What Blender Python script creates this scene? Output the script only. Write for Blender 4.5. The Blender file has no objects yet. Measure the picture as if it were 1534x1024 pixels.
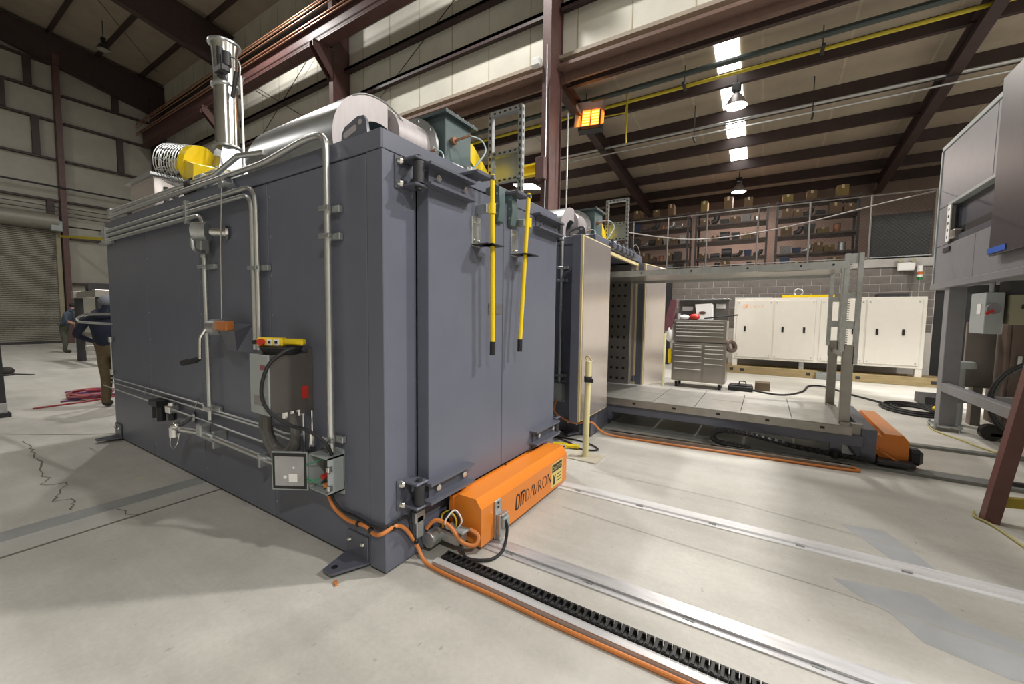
import bpy, bmesh, math, random
from mathutils import Vector, Matrix
random.seed(7)
S = bpy.context.scene
COL = S.collection
# ------------------------------------------------------------------ camera
YAW, PITCH, ROLL = 2.12907, 0.0666, 0.01238
fw = Vector((math.cos(YAW)*math.cos(PITCH), math.sin(YAW)*math.cos(PITCH), -math.sin(PITCH)))
rt = Vector((math.sin(YAW), -math.cos(YAW), 0)); up = rt.cross(fw)
rt, up = math.cos(ROLL)*rt + math.sin(ROLL)*up, -math.sin(ROLL)*rt + math.cos(ROLL)*up
cam = bpy.data.cameras.new('camera'); cam.sensor_width = 36; cam.lens = 604.68/1534*36
cam.clip_start = .05; cam.clip_end = 200
camo = bpy.data.objects.new('camera', cam); COL.objects.link(camo)
M3 = Matrix((rt, up, -fw)).transposed().to_4x4()
camo.matrix_world = Matrix.Translation((1.7956, -1.5253, 1.52)) @ M3
S.camera = camo
# ------------------------------------------------------------------ world, lights, exposure
W = bpy.data.worlds.new('world'); S.world = W; W.use_nodes = True
W.node_tree.nodes['Background'].inputs[0].default_value = (.8, .85, .9, 1)
W.node_tree.nodes['Background'].inputs[1].default_value = .05
S.view_settings.view_transform = 'Standard'; S.view_settings.look = 'None'
S.view_settings.gamma = 1; S.view_settings.use_curve_mapping = False
S.view_settings.exposure = -1.2
def high_bay(x, y, z, watts, col=(1, .97, .935), size=.5):
    l = bpy.data.lights.new('high_bay_light', 'AREA'); l.shape = 'DISK'; l.size = size
    l.energy = watts; l.color = col
    o = bpy.data.objects.new('high_bay_light', l); COL.objects.link(o); o.location = (x, y, z)
    return o
# rows of metal halide lamps under the roof of the main bay, all above the frame
for x, y, z, w in ((-12.6, 4.2, 11.9, 1150), (-3.8, 4.6, 11.6, 1150), (2.4, 4.6, 11.4, 300), (6.2, 5.6, 9.2, 2200),
                   (10.5, 2.2, 9.6, 2700), (8.8, -6.2, 9.5, 2000), (-8.5, -6.0, 11.8, 100), (-17.0, -4.5, 11.8, 750), (2.0, -6.5, 11.5, 120)):
    high_bay(x, y, z, w)
# ------------------------------------------------------------------ materials
MATS = {}
def mat(name, col, rough=.5, metal=0., var=.12, scale=6., bump=0., bscale=60., emit=0., stretch=None, spec=.5, coat=0.):
    if name in MATS: return MATS[name]
    m = bpy.data.materials.new(name); m.use_nodes = True; MATS[name] = m
    nt = m.node_tree; b = nt.nodes['Principled BSDF']
    b.inputs['Roughness'].default_value = rough; b.inputs['Metallic'].default_value = metal
    b.inputs['Specular IOR Level'].default_value = spec
    if coat: b.inputs['Coat Weight'].default_value = coat; b.inputs['Coat Roughness'].default_value = .15
    tc = nt.nodes.new('ShaderNodeTexCoord'); mp = nt.nodes.new('ShaderNodeMapping')
    nt.links.new(tc.outputs['Object'], mp.inputs[0])
    if stretch: mp.inputs['Scale'].default_value = stretch
    n = nt.nodes.new('ShaderNodeTexNoise'); n.inputs['Scale'].default_value = scale
    n.inputs['Detail'].default_value = 6; n.inputs['Roughness'].default_value = .62
    nt.links.new(mp.outputs[0], n.inputs[0])
    r = nt.nodes.new('ShaderNodeValToRGB')
    r.color_ramp.elements[0].position = .3; r.color_ramp.elements[1].position = .7
    lo = [max(0, c*(1-var)) for c in col[:3]]; hi = [min(1, c*(1+var)) for c in col[:3]]
    r.color_ramp.elements[0].color = (*lo, 1); r.color_ramp.elements[1].color = (*hi, 1)
    nt.links.new(n.outputs[0], r.inputs[0]); nt.links.new(r.outputs[0], b.inputs['Base Color'])
    if bump:
        n2 = nt.nodes.new('ShaderNodeTexNoise'); n2.inputs['Scale'].default_value = bscale; n2.inputs['Detail'].default_value = 4
        nt.links.new(mp.outputs[0], n2.inputs[0])
        bp = nt.nodes.new('ShaderNodeBump'); bp.inputs['Strength'].default_value = bump; bp.inputs['Distance'].default_value = .01
        nt.links.new(n2.outputs[0], bp.inputs['Height']); nt.links.new(bp.outputs[0], b.inputs['Normal'])
    if emit:
        b.inputs['Emission Color'].default_value = (*col[:3], 1); b.inputs['Emission Strength'].default_value = emit
    return m
OVEN = mat('oven_paint', (.130, .140, .180), .36, var=.05, scale=3, bump=.02, bscale=220)
OVEND = mat('hinge_paint', (.10, .106, .134), .35, var=.06)
DARK = mat('dark_steel', (.03, .03, .033), .5, var=.2)
BLACK = mat('black_plastic', (.012, .012, .013), .45)
RUBBER = mat('black_rubber', (.018, .018, .019), .6)
ORANGE = mat('orange_enamel', (.85, .26, .03), .28, var=.03, scale=2)
YELLOW = mat('yellow_enamel', (.86, .62, .012), .35, var=.04)
GALV = mat('galvanised_steel', (.52, .54, .54), .38, .85, var=.14, scale=14)
CONDUIT = mat('conduit_steel', (.66, .67, .66), .3, .9, var=.06)
STAIN = mat('stainless_steel', (.72, .65, .61), .2, .72, var=.03, scale=3, stretch=(1, 1, .15))
CHEST = mat('tool_chest_steel', (.30, .275, .245), .28, .7, var=.06, scale=3, stretch=(1, 1, .15))
CHROME = mat('bright_steel', (.8, .8, .78), .18, 1, var=.04)
ALUZ = mat('aluminised_sheet', (.5, .52, .52), .3, .8, var=.1, scale=5)
CAPS = mat('insulated_cap_sheet', (.42, .385, .385), .5, .25, var=.08, scale=6, stretch=(1, 4, 1))
TEAL = mat('teal_enamel', (.085, .125, .125), .45, var=.06)
GBOX = mat('light_grey_enamel', (.34, .37, .37), .42, var=.05)
BROWNB = mat('brushed_grey_side', (.17, .155, .14), .32, .55, var=.08)
REDB = mat('red_oxide_steel', (.105, .052, .047), .5, var=.22, scale=5)
REDP = mat('purlin_primer', (.050, .031, .029), .55, var=.18, scale=3)
LINER = mat('roof_liner', (.36, .30, .23), .65, var=.1, scale=1.5)
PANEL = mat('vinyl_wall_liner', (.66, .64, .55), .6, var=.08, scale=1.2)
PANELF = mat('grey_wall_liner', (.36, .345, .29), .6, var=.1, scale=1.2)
BLOCK = mat('concrete_block', (.175, .158, .147), .9, var=.13, scale=5, bump=.5, bscale=120)
MORTAR = mat('mortar', (.56, .53, .5), .95, var=.08)
LINTEL = mat('concrete_lintel', (.4, .38, .36), .85, var=.1)
CREAM = mat('cream_enamel', (.76, .73, .66), .4, var=.02)
WOOD = mat('pine_timber', (.34, .26, .13), .75, var=.25, scale=8, stretch=(.3, 3, 3))
CARD = mat('cardboard', (.12, .075, .038), .85, var=.1)
CARDY = mat('yellow_cardboard', (.17, .12, .04), .85, var=.1)
WHITE = mat('white_paper', (.8, .79, .77), .7, var=.03)
RED = mat('red_plastic', (.5, .03, .02), .4, var=.05)
MAROON = mat('maroon_cloth', (.13, .045, .055), .9, var=.2)
BLUE = mat('blue_tape', (.02, .1, .5), .5, var=.05)
GREEN = mat('green_wire', (.05, .3, .15), .5)
COPPER = mat('copper_conductor', (.42, .22, .13), .35, .6, var=.15)
CABO = mat('orange_cable', (.66, .23, .06), .45, var=.05)
POSTY = mat('cream_post_paint', (.74, .67, .36), .5, var=.1)
PIPEG = mat('dark_green_pipe', (.045, .06, .055), .45)
PIPEY = mat('yellow_gas_pipe', (.52, .42, .02), .45, var=.06)
CURT = mat('roller_curtain', (.27, .255, .215), .5, .2, var=.08)
GASK = mat('rope_gasket', (.62, .52, .27), .85, var=.1)
DECK = mat('deck_plate', (.62, .63, .6), .36, .4, var=.12, scale=7)
RACK = mat('rack_frame_steel', (.36, .34, .31), .38, .7, var=.12)
LEADG = mat('machine_grey', (.21, .21, .225), .42, var=.06)
BRICKD = mat('brown_cabinet', (.13, .09, .07), .5, var=.15)
BEIGE = mat('beige_box', (.28, .27, .18), .5, var=.05)
SKYL = mat('skylight_panel', (1, .98, .94), .5, emit=12, var=0)
LAMP = mat('lamp_lens', (1, .95, .88), .5, emit=60, var=0)
HEAT = mat('glowing_burner', (1, .22, .02), .5, emit=7, var=.1, scale=20)
HEATD = mat('burner_streak', (1, .5, .08), .5, emit=10, var=.1)
DENIM = mat('blue_shirt', (.07, .095, .14), .9, var=.15)
NAVY = mat('navy_hoodie', (.012, .016, .035), .9, var=.25, scale=9)
KHAKI = mat('khaki_trousers', (.125, .092, .05), .9, var=.2, scale=9)
OLIVE = mat('olive_trousers', (.075, .08, .06), .9, var=.2)
SKIN = mat('skin', (.45, .25, .18), .6, var=.06)
HAIR = mat('dark_hair', (.02, .015, .012), .7)
CAPC = mat('grey_cap', (.16, .17, .2), .85, var=.1)
BOOT = mat('dark_boot', (.03, .026, .022), .7)
REDC = mat('red_hose', (.42, .05, .06), .5)
PURC = mat('violet_hose', (.16, .08, .2), .5)
# ------------------------------------------------------------------ mesh helpers
class MB:
    def __init__(s): s.v = []; s.f = []
    def add(s, vs, fs):
        o = len(s.v); s.v += [tuple(v) for v in vs]; s.f += [tuple(i+o for i in f) for f in fs]; return s
    def box(s, x0, x1, y0, y1, z0, z1, b=0.):
        if not b:
            return s.add([(x, y, z) for x in (x0, x1) for y in (y0, y1) for z in (z0, z1)],
                         [(0, 1, 3, 2), (4, 6, 7, 5), (0, 4, 5, 1), (2, 3, 7, 6), (0, 2, 6, 4), (1, 5, 7, 3)])
        vs = []; idx = {}
        for i, x in enumerate((x0, x1)):
            for j, y in enumerate((y0, y1)):
                for k, z in enumerate((z0, z1)):
                    dx, dy, dz = (b, -b)[i], (b, -b)[j], (b, -b)[k]
                    for a, p in enumerate(((x, y+dy, z+dz), (x+dx, y, z+dz), (x+dx, y+dy, z))):
                        idx[i, j, k, a] = len(vs); vs.append(p)
        I = lambda i, j, k, a: idx[i, j, k, a]
        fs = []
        for t in (0, 1):
            fs += [(I(t,0,0,0), I(t,1,0,0), I(t,1,1,0), I(t,0,1,0)), (I(0,t,0,1), I(1,t,0,1), I(1,t,1,1), I(0,t,1,1)),
                   (I(0,0,t,2), I(1,0,t,2), I(1,1,t,2), I(0,1,t,2))]
            for u in (0, 1):
                fs += [(I(0,t,u,1), I(1,t,u,1), I(1,t,u,2), I(0,t,u,2)), (I(t,0,u,0), I(t,1,u,0), I(t,1,u,2), I(t,0,u,2)),
                       (I(t,u,0,0), I(t,u,1,0), I(t,u,1,1), I(t,u,0,1))]
                for w in (0, 1): fs.append((I(t,u,w,0), I(t,u,w,1), I(t,u,w,2)))
        return s.add(vs, fs)
    def bar(s, p0, p1, w, h, upv=(0, 0, 1)):
        p0, p1 = Vector(p0), Vector(p1); d = (p1-p0).normalized(); u = Vector(upv)
        if abs(d.dot(u)) > .98: u = Vector((1, 0, 0))
        r = d.cross(u).normalized(); u = r.cross(d)
        vs = [p + r*(a*w/2) + u*(c*h/2) for p in (p0, p1) for a, c in ((-1,-1), (1,-1), (1,1), (-1,1))]
        return s.add(vs, [(3,2,1,0), (4,5,6,7), (0,1,5,4), (1,2,6,5), (2,3,7,6), (3,0,4,7)])
    def tube(s, pts, r, n=10, closed=False, caps=True, rr=None):
        pts = [Vector(p) for p in pts]; m = len(pts); base = len(s.v)
        tang = []
        for i in range(m):
            a = pts[(i-1) % m if closed else max(i-1, 0)]; c = pts[(i+1) % m if closed else min(i+1, m-1)]
            tang.append((c-a).normalized() if (c-a).length > 1e-9 else Vector((0, 0, 1)))
        u = Vector((0, 0, 1)) if abs(tang[0].z) < .9 else Vector((1, 0, 0))
        u = (u - tang[0]*u.dot(tang[0])).normalized()
        for i in range(m):
            u = u - tang[i]*u.dot(tang[i])
            u = u.normalized() if u.length > 1e-6 else tang[i].orthogonal().normalized()
            w = tang[i].cross(u); q = rr[i] if rr else r
            for k in range(n):
                a = 2*math.pi*k/n; s.v.append(tuple(pts[i] + u*(math.cos(a)*q) + w*(math.sin(a)*q)))
        for i in range(m if closed else m-1):
            j = (i+1) % m
            for k in range(n):
                l = (k+1) % n; s.f.append((base+i*n+k, base+i*n+l, base+j*n+l, base+j*n+k))
        if caps and not closed:
            s.f.append(tuple(base+k for k in reversed(range(n)))); s.f.append(tuple(base+(m-1)*n+k for k in range(n)))
        return s
    def cyl(s, p0, p1, r, n=16, r1=None): return s.tube([p0, p1], r, n, rr=[r, r if r1 is None else r1])
    def prism(s, poly, axis, a, b):
        # poly in the two axes other than `axis` (cyclic order), extruded from a to b
        n = len(poly); vs = []
        for t in (a, b):
            for p, q in poly:
                vs.append({'x': (t, p, q), 'y': (p, t, q), 'z': (p, q, t)}[axis])
        return s.add(vs, [tuple(range(n))[::-1], tuple(range(n, 2*n))] + [(i, (i+1) % n, n+(i+1) % n, n+i) for i in range(n)])
    def sphere(s, c, r, n=12, m=8, sc=(1, 1, 1)):
        vs = [(c[0], c[1], c[2]-r*sc[2])]
        for i in range(1, m):
            t = -math.pi/2 + math.pi*i/m
            for k in range(n):
                a = 2*math.pi*k/n
                vs.append((c[0]+r*sc[0]*math.cos(t)*math.cos(a), c[1]+r*sc[1]*math.cos(t)*math.sin(a), c[2]+r*sc[2]*math.sin(t)))
        vs.append((c[0], c[1], c[2]+r*sc[2])); L = len(vs)-1
        fs = [(0, 1+(k+1) % n, 1+k) for k in range(n)] + [(L, 1+(m-2)*n+k, 1+(m-2)*n+(k+1) % n) for k in range(n)]
        for i in range(m-2):
            for k in range(n):
                l = (k+1) % n; fs.append((1+i*n+k, 1+i*n+l, 1+(i+1)*n+l, 1+(i+1)*n+k))
        return s.add(vs, fs)
    def mesh(s, name, m, off=(0, 0, 0), ang=32):
        me = bpy.data.meshes.new(name)
        ox, oy, oz = off
        me.from_pydata([(x-ox, y-oy, z-oz) for x, y, z in s.v], [], s.f); me.update()
        bm = bmesh.new(); bm.from_mesh(me); bmesh.ops.recalc_face_normals(bm, faces=bm.faces); bm.to_mesh(me); bm.free()
        me.shade_smooth(); me.set_sharp_from_angle(angle=math.radians(ang))
        if m: me.materials.append(m)
        return me
    def build(s, name, m, parent=None, ang=32):
        off = ORG.get(parent.name, (0, 0, 0)) if parent else (0, 0, 0)
        o = bpy.data.objects.new(name, s.mesh(name, m, off, ang)); COL.objects.link(o)
        if parent: o.parent = parent; ORG[o.name] = off
        return o
ORG = {}
def thing(name, label, cat, loc=(0, 0, 0), group=None):
    o = bpy.data.objects.new(name, None); COL.objects.link(o); o.location = loc; ORG[o.name] = tuple(loc)
    o.empty_display_size = .1; o['label'] = label; o['category'] = cat
    if group: o['group'] = group
    return o
def tag(o, label, cat, group=None):
    o['label'] = label; o['category'] = cat
    if group: o['group'] = group
    return o
def struct(o, label=None):
    o['kind'] = 'structure'
    if label: o['label'] = label; o['category'] = 'building'
    return o
def inst(o, parent, loc, rotz=0.):
    c = bpy.data.objects.new(o.name.split('.')[0], o.data); COL.objects.link(c); c.parent = parent
    c.location = loc; c.rotation_euler.z = rotz; ORG[c.name] = (0, 0, 0); return c
def arc(c, r, a0, a1, u, w, n=6):
    c, u, w = Vector(c), Vector(u), Vector(w)
    return [tuple(c + u*(r*math.cos(a0+(a1-a0)*i/n)) + w*(r*math.sin(a0+(a1-a0)*i/n))) for i in range(n+1)]
def smooth(pts, n=6):
    P = [Vector(p) for p in pts]; P = [2*P[0]-P[1]] + P + [2*P[-1]-P[-2]]; out = []
    for i in range(1, len(P)-2):
        a, b, c, d = P[i-1:i+3]
        for k in range(n):
            t = k/n
            out.append(tuple(.5*((2*b) + (c-a)*t + (2*a-5*b+4*c-d)*t*t + (3*b-a-3*c+d)*t**3)))
    return out + [tuple(P[-2])]
def fillet(pts, r, n=5):
    P = [Vector(p) for p in pts]; out = [P[0]]
    for i in range(1, len(P)-1):
        a = (P[i-1]-P[i]); b = (P[i+1]-P[i]); q = min(r, a.length*.49, b.length*.49); a.normalize(); b.normalize()
        p0, p2 = P[i]+a*q, P[i]+b*q
        for k in range(n+1):
            t = k/n; out.append(p0*(1-t)**2 + P[i]*2*t*(1-t) + p2*t*t)
    out.append(P[-1]); return [tuple(p) for p in out]
def text_mb(txt, size, fn, extr=0.):
    cu = bpy.data.curves.new('lettering', 'FONT'); cu.body = txt; cu.size = size; cu.resolution_u = 3
    o = bpy.data.objects.new('lettering', cu); COL.objects.link(o)
    bpy.context.view_layer.update()
    me = o.evaluated_get(bpy.context.evaluated_depsgraph_get()).to_mesh()
    mb = MB(); mb.add([fn(v.co.x, v.co.y) for v in me.vertices], [tuple(p.vertices) for p in me.polygons])
    bpy.data.objects.remove(o); bpy.data.curves.remove(cu)
    return mb
def strokes(lines, fn):
    mb = MB()
    for pts, w in lines:
        P = [Vector((p[0], p[1], 0)) for p in pts]; n = len(P)
        L = []; R = []
        for i in range(n):
            t = (P[min(i+1, n-1)] - P[max(i-1, 0)]).normalized(); nn = Vector((-t.y, t.x, 0))
            wi = w[i] if isinstance(w, (list, tuple)) else w
            L.append(P[i]+nn*wi/2); R.append(P[i]-nn*wi/2)
        mb.add([fn(q.x, q.y) for q in L+R], [(i, i+1, n+i+1, n+i) for i in range(n-1)])
    return mb
# ================================================================== SETTING
def concrete():
    m = bpy.data.materials.new('concrete_floor'); m.use_nodes = True; nt = m.node_tree; N = nt.nodes; L = nt.links
    b = N['Principled BSDF']; tc = N.new('ShaderNodeTexCoord')
    def noise(sc, det=6, ro=.6, vec=None):
        n = N.new('ShaderNodeTexNoise'); n.inputs['Scale'].default_value = sc; n.inputs['Detail'].default_value = det
        n.inputs['Roughness'].default_value = ro; L.new(vec or tc.outputs['Object'], n.inputs[0]); return n.outputs[0]
    def ramp(src, p0, c0, p1, c1):
        r = N.new('ShaderNodeValToRGB'); e = r.color_ramp.elements
        e[0].position, e[0].color, e[1].position, e[1].color = p0, (*c0, 1), p1, (*c1, 1); L.new(src, r.inputs[0]); return r.outputs[0]
    def mix(a, c, f=1., mode='MULTIPLY'):
        x = N.new('ShaderNodeMix'); x.data_type = 'RGBA'; x.blend_type = mode; x.inputs[0].default_value = f
        L.new(a, x.inputs[6]); L.new(c, x.inputs[7]); return x.outputs[2]
    base = ramp(noise(.35, 8, .6), .3, (.6, .585, .53), .7, (.72, .70, .64))
    blot = ramp(noise(1.6, 10, .7), .35, (.84, .84, .83), .62, (1, 1, 1))
    fine = ramp(noise(38, 5, .7), .3, (.9, .9, .9), .65, (1.0, 1.0, 1.0))
    mp = N.new('ShaderNodeMapping'); mp.inputs['Scale'].default_value = (22, 9, 1); mp.inputs['Rotation'].default_value = (0, 0, .5)
    L.new(tc.outputs['Object'], mp.inputs[0])
    spots = ramp(noise(1.3, 3, .5, mp.outputs[0]), .70, (1, 1, 1), .73, (.74, .74, .73))
    mp2 = N.new('ShaderNodeMapping'); mp2.inputs['Scale'].default_value = (.25, 2.2, 1); mp2.inputs['Rotation'].default_value = (0, 0, .12)
    L.new(tc.outputs['Object'], mp2.inputs[0])
    streak = ramp(noise(1.2, 6, .6, mp2.outputs[0]), .38, (.88, .88, .88), .6, (1, 1, 1))
    c = mix(mix(mix(mix(base, blot), fine), spots), streak)
    L.new(c, b.inputs['Base Color'])
    rr = N.new('ShaderNodeMapRange'); L.new(noise(2.2, 6), rr.inputs[0]); rr.inputs[3].default_value = .38; rr.inputs[4].default_value = .62
    L.new(rr.outputs[0], b.inputs['Roughness']); b.inputs['Specular IOR Level'].default_value = .45
    bp = N.new('ShaderNodeBump'); bp.inputs['Strength'].default_value = .12; bp.inputs['Distance'].default_value = .004
    L.new(noise(55, 4), bp.inputs['Height']); L.new(bp.outputs[0], b.inputs['Normal'])
    return m
CONC = concrete()
floor = struct(MB().box(-26, 14, -14, 17, -.2, 0).build('floor', CONC))
BAND1 = mat('grey_floor_band', (.34, .355, .345), .5, var=.14, scale=3); BAND2 = mat('pale_floor_band', (.52, .515, .475), .55, var=.1, scale=3)
CRACK = mat('crack_line', (.17, .16, .14), .9); JOINT = mat('joint_line', (.16, .145, .12), .9)
PATCH = mat('blue_grey_floor_paint', (.46, .475, .485), .5, var=.12, scale=3)
MB().box(-2.55, -2.36, -12, 2.4, 0, .002).build('floor_band', BAND1, floor)
MB().box(-2.36, -2.10, -12, 2.4, 0, .0015).build('floor_band', BAND2, floor)
MB().box(-2.105, -2.085, -12, 2.4, 0, .003).build('floor_joint', JOINT, floor)
def flatline(pts, w, z=.002):
    return strokes([(pts, w)], lambda x, y: (x, y, z))
ck = [(-5.4, -.62), (-5.0, -.62), (-4.7, -.66), (-4.35, -.66), (-4.0, -.7), (-3.72, -.74), (-3.6, -.72), (-3.45, -.8), (-3.36, -.66), (-3.1, -.76), (-2.9, -.8), (-2.86, -.72), (-2.7, -.75), (-2.56, -.77)]
ck2 = []
for i in range(len(ck)-1):
    for k in range(4):
        t = k/4; ck2.append((ck[i][0]*(1-t)+ck[i+1][0]*t + random.uniform(-.025, .025), ck[i][1]*(1-t)+ck[i+1][1]*t + random.uniform(-.02, .02)))
flatline(ck2, [random.uniform(.006, .016) for _ in ck2]).build('floor_crack', CRACK, floor)
flatline([(-2.35, -.58), (-2.25, -.55), (-2.18, -.57), (-2.1, -.52)], .008, .003).build('floor_crack', CRACK, floor)
flatline([(-8, -1.3), (-6.3, -.9), (-5.2, -.2), (-4.9, .1)], .012).build('floor_joint', JOINT, floor)
MB().prism([(2.2, 1.42), (2.3, 1.3), (2.42, 1.22), (2.5, 1.05), (2.75, .98), (3.0, 1.05), (2.95, 1.3), (2.7, 1.36), (2.6, 1.5), (2.4, 1.46)], 'z', 0, .001).build('floor_patch', PATCH, floor)
MB().prism([(2.35, 2.25), (2.6, 2.3), (2.75, 1.86), (2.55, 1.86)], 'z', 0, .001).build('floor_patch', PATCH, floor)
for pts in ([(.4, 2.2), (1.6, 2.22), (2.5, 2.1), (2.75, 2.08)], [(.5, 1.35), (1.5, 1.3), (2.2, 1.28), (3.2, 1.15)]):
    flatline(pts, .012, .0015).build('floor_scuff', mat('scuff', (.5, .485, .44), .7), floor)
# ---- main bay roof
def roofz(y): return 13.1 + .12*(7.2-y)
ceil = struct(MB().add([(-25.5, 7.3, roofz(7.3)), (14, 7.3, roofz(7.3)), (14, -14.2, roofz(-14.2)), (-25.5, -14.2, roofz(-14.2)),
                        (-25.5, 7.3, roofz(7.3)+.1), (14, 7.3, roofz(7.3)+.1), (14, -14.2, roofz(-14.2)+.1), (-25.5, -14.2, roofz(-14.2)+.1)],
                       [(0,1,2,3), (4,7,6,5), (0,4,5,1), (2,6,7,3), (1,5,6,2), (0,3,7,4)]).build('ceiling', LINER))
y = 6.3
while y > -13.5:
    MB().box(-25.4, 13.9, y-.04, y+.04, roofz(y)-.24, roofz(y)-.005).build('purlin', REDP, ceil); y -= 1.52
FR = [-25.05, -17.6, -10.1, -2.48, 5.0, 12.6]
for x in FR:
    poly = [(7.2, roofz(7.2)-.2), (-14, roofz(-14)-.2), (-14, roofz(-14)-1.0), (2, 12.45), (6.4, 11.5), (7.2, 11.1)]
    m = MB().prism([(p, q) for p, q in poly], 'x', x-.012, x+.012)
    for (a, b) in ((2, 3), (3, 4), (4, 5)):
        m.bar((x, *poly[a]), (x, *poly[b]), .26, .03, (0, 0, 1))
    m.bar((x, *poly[0]), (x, *poly[1]), .26, .03)
    m.build('rafter', REDP, ceil)
for x in (-23.6, -20.4):
    MB().cyl((x, 6.5, roofz(6.5)-.2), (x+5.2, 2.2, roofz(2.2)-.2), .012, 6).build('brace_rod', REDP, ceil)
# ---- column line between main bay and lean-to
def hcol(x, y0, y1, z1, wx=.1):
    return MB().box(x-wx, x+wx, y0, y0+.025, 0, z1).box(x-wx, x+wx, y1-.025, y1, 0, z1).box(x-.012, x+.012, y0+.02, y1-.02, 0, z1).box(x+.02, x+.06, y0+.02, y1-.02, 0, z1)
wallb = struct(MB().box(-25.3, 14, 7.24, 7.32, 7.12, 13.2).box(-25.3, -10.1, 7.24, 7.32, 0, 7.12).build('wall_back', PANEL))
for x in FR[1:]: hcol(x, 6.6, 7.2, 12.2).build('column', REDB, wallb)
MB().box(-25.1, -24.9, 6.6, 7.2, 0, 12.2).build('column', REDP, wallb)
for z in (8.38, 9.28, 10.62, 11.75):
    for a, c in zip(FR[:-1], FR[1:]):
        MB().box(a+.11, c-.11, 7.02, 7.24, z-.03, z+.05).box(a+.11, c-.11, 7.02, 7.05, z-.1, z+.05).build('girt', REDP, wallb)
for z in (2.2, 4.3, 6.3, 7.3):
    for a, c in zip(FR[:2], FR[1:3]):
        MB().box(a+.11, c-.11, 7.02, 7.24, z-.03, z+.05).box(a+.11, c-.11, 7.02, 7.05, z-.1, z+.05).build('girt', REDP, wallb)
MB().box(-9.98, 13.8, 6.98, 7.32, 7.06, 7.13).box(-9.98, 13.8, 7.26, 7.32, 6.86, 7.06).build('eave_trim', mat('tan_trim', (.17, .105, .08), .5), wallb)
SEAM = mat('liner_seam', (.43, .38, .27), .7)
for x in [-24+1.22*i for i in range(31)]:
    MB().box(x-.012, x+.012, 7.236, 7.24, 7.14, 13).build('liner_seam', SEAM, wallb)
for a, c in ((-17.4, -10.3), (-9.9, -2.7)):
    MB().cyl((a, 7.1, 7.2), (c, 7.1, 11.4), .012, 6).build('brace_rod', REDP, wallb)
MB().cyl((-17.4, 7.1, 11.4), (-10.3, 7.1, 7.2), .012, 6).build('brace_rod', REDP, wallb)
# crane runway
run = thing('crane_runway', 'long red-brown crane runway beam with copper conductor bars along upper wall', 'crane beam', (-10.1, 6.3, 9.6))
MB().box(-25.1, 13, 6.12, 6.48, 9.68, 9.71).box(-25.1, 13, 6.12, 6.48, 10.36, 10.39).box(-25.1, 13, 6.29, 6.31, 9.7, 10.37).build('beam', REDB, run)
MB().box(-25.1, 13, 6.27, 6.33, 10.39, 10.46).build('crane_rail', DARK, run)
for k, (yy, zz) in enumerate(((6.02, 10.5), (6.02, 10.62), (6.05, 10.74), (6.02, 10.14), (6.02, 10.24))):
    MB().cyl((-25.0, yy, zz), (12.9, yy, zz), .02, 6).build('conductor_bar', COPPER, run)
for x in FR[1:-1]:
    MB().prism([(6.62, 9.66), (5.95, 9.66), (5.95, 9.48), (6.62, 8.75)], 'x', x-.1, x-.08).prism([(6.62, 9.66), (5.95, 9.66), (5.95, 9.48), (6.62, 8.75)], 'x', x+.08, x+.1).box(x-.13, x+.13, 5.95, 6.62, 9.64, 9.68).build('bracket', REDB, run)
# ---- far wall with roller door
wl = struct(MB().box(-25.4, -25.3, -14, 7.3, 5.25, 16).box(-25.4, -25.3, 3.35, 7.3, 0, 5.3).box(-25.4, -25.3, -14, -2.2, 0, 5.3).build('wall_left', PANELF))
for z in (12.2, 11.0, 9.8, 8.15, 6.35):
    MB().box(-25.3, -25.12, -13.9, 3.3, z-.04, z+.04).build('girt', REDP, wl)
    MB().box(-25.3, -25.12, 3.6, 6.6, z-.04, z+.04).build('girt', REDP, wl)
for z in (4.75, 2.7): MB().box(-25.3, -25.12, 3.6, 6.6, z-.05, z+.05).build('girt', REDP, wl)
MB().box(-25.28, -24.95, 3.33, 3.52, 0, 12.6).build('column', REDB, wl)
for yy, z0, z1 in ((2.62, 11.05, 12.2), (2.75, 8.2, 9.75), (5.45, 8.2, 9.75), (5.35, 11.05, 12.1), (3.05, 5.4, 6.3), (1.86, 9.85, 11.0)):
    MB().box(-25.29, -25.1, yy-.11, yy+.11, z0, z1).build('wall_post', REDP, wl)
for z in (6.05, 5.85, 5.68): MB().cyl((-25.1, -6, z), (-25.1, 6.5, z), .018, 6).build('service_line', DARK, wl)
MB().cyl((-24.9, -8, 6.9), (-24.9, 6.6, 6.9), .04, 8).build('service_pipe', DARK, wl)
door = bpy.data.objects.new('door_1', None); COL.objects.link(door); struct(door); ORG['door_1'] = (0, 0, 0)
m = MB(); n = 64; prof = []
for i in range(n):
    z = i*5.1/n; h = 5.1/n
    prof += [(-25.31, z), (-25.27, z+h*.3), (-25.27, z+h*.7)]
prof.append((-25.31, 5.1)); k = len(prof)
m.add([(x, -2.2, z) for x, z in prof]+[(x, 3.15, z) for x, z in prof], [(i, i+1, k+i+1, k+i) for i in range(k-1)])
m.build('curtain', CURT, door)['kind'] = 'stuff'
MB().box(-25.3, -25.15, 3.15, 3.3, 0, 5.1, .01).build('guide_rail', mat('guide_tan', (.3, .27, .18), .5), door)
MB().cyl((-25.0, -2.3, 5.35), (-25.0, 3.2, 5.35), .34, 20).build('roll_hood', CURT, door)
MB().box(-25.3, -25.2, -2.2, 3.15, 0, .08).build('bottom_bar', DARK, door)
tag(MB().box(-24.98, -24.7, 2.95, 3.3, 4.95, 5.4, .02).build('door_operator_box', GBOX), 'small grey operator box high beside the roller door', 'box')
yb = thing('yellow_beam', 'thin yellow beam reaching from roller door column toward the oven', 'beam', (-21, 3.2, 4.6))
MB().bar((-24.6, 3.2, 4.72), (-14.5, 3.05, 3.62), .07, .1).build('beam', PIPEY, yb)
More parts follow.
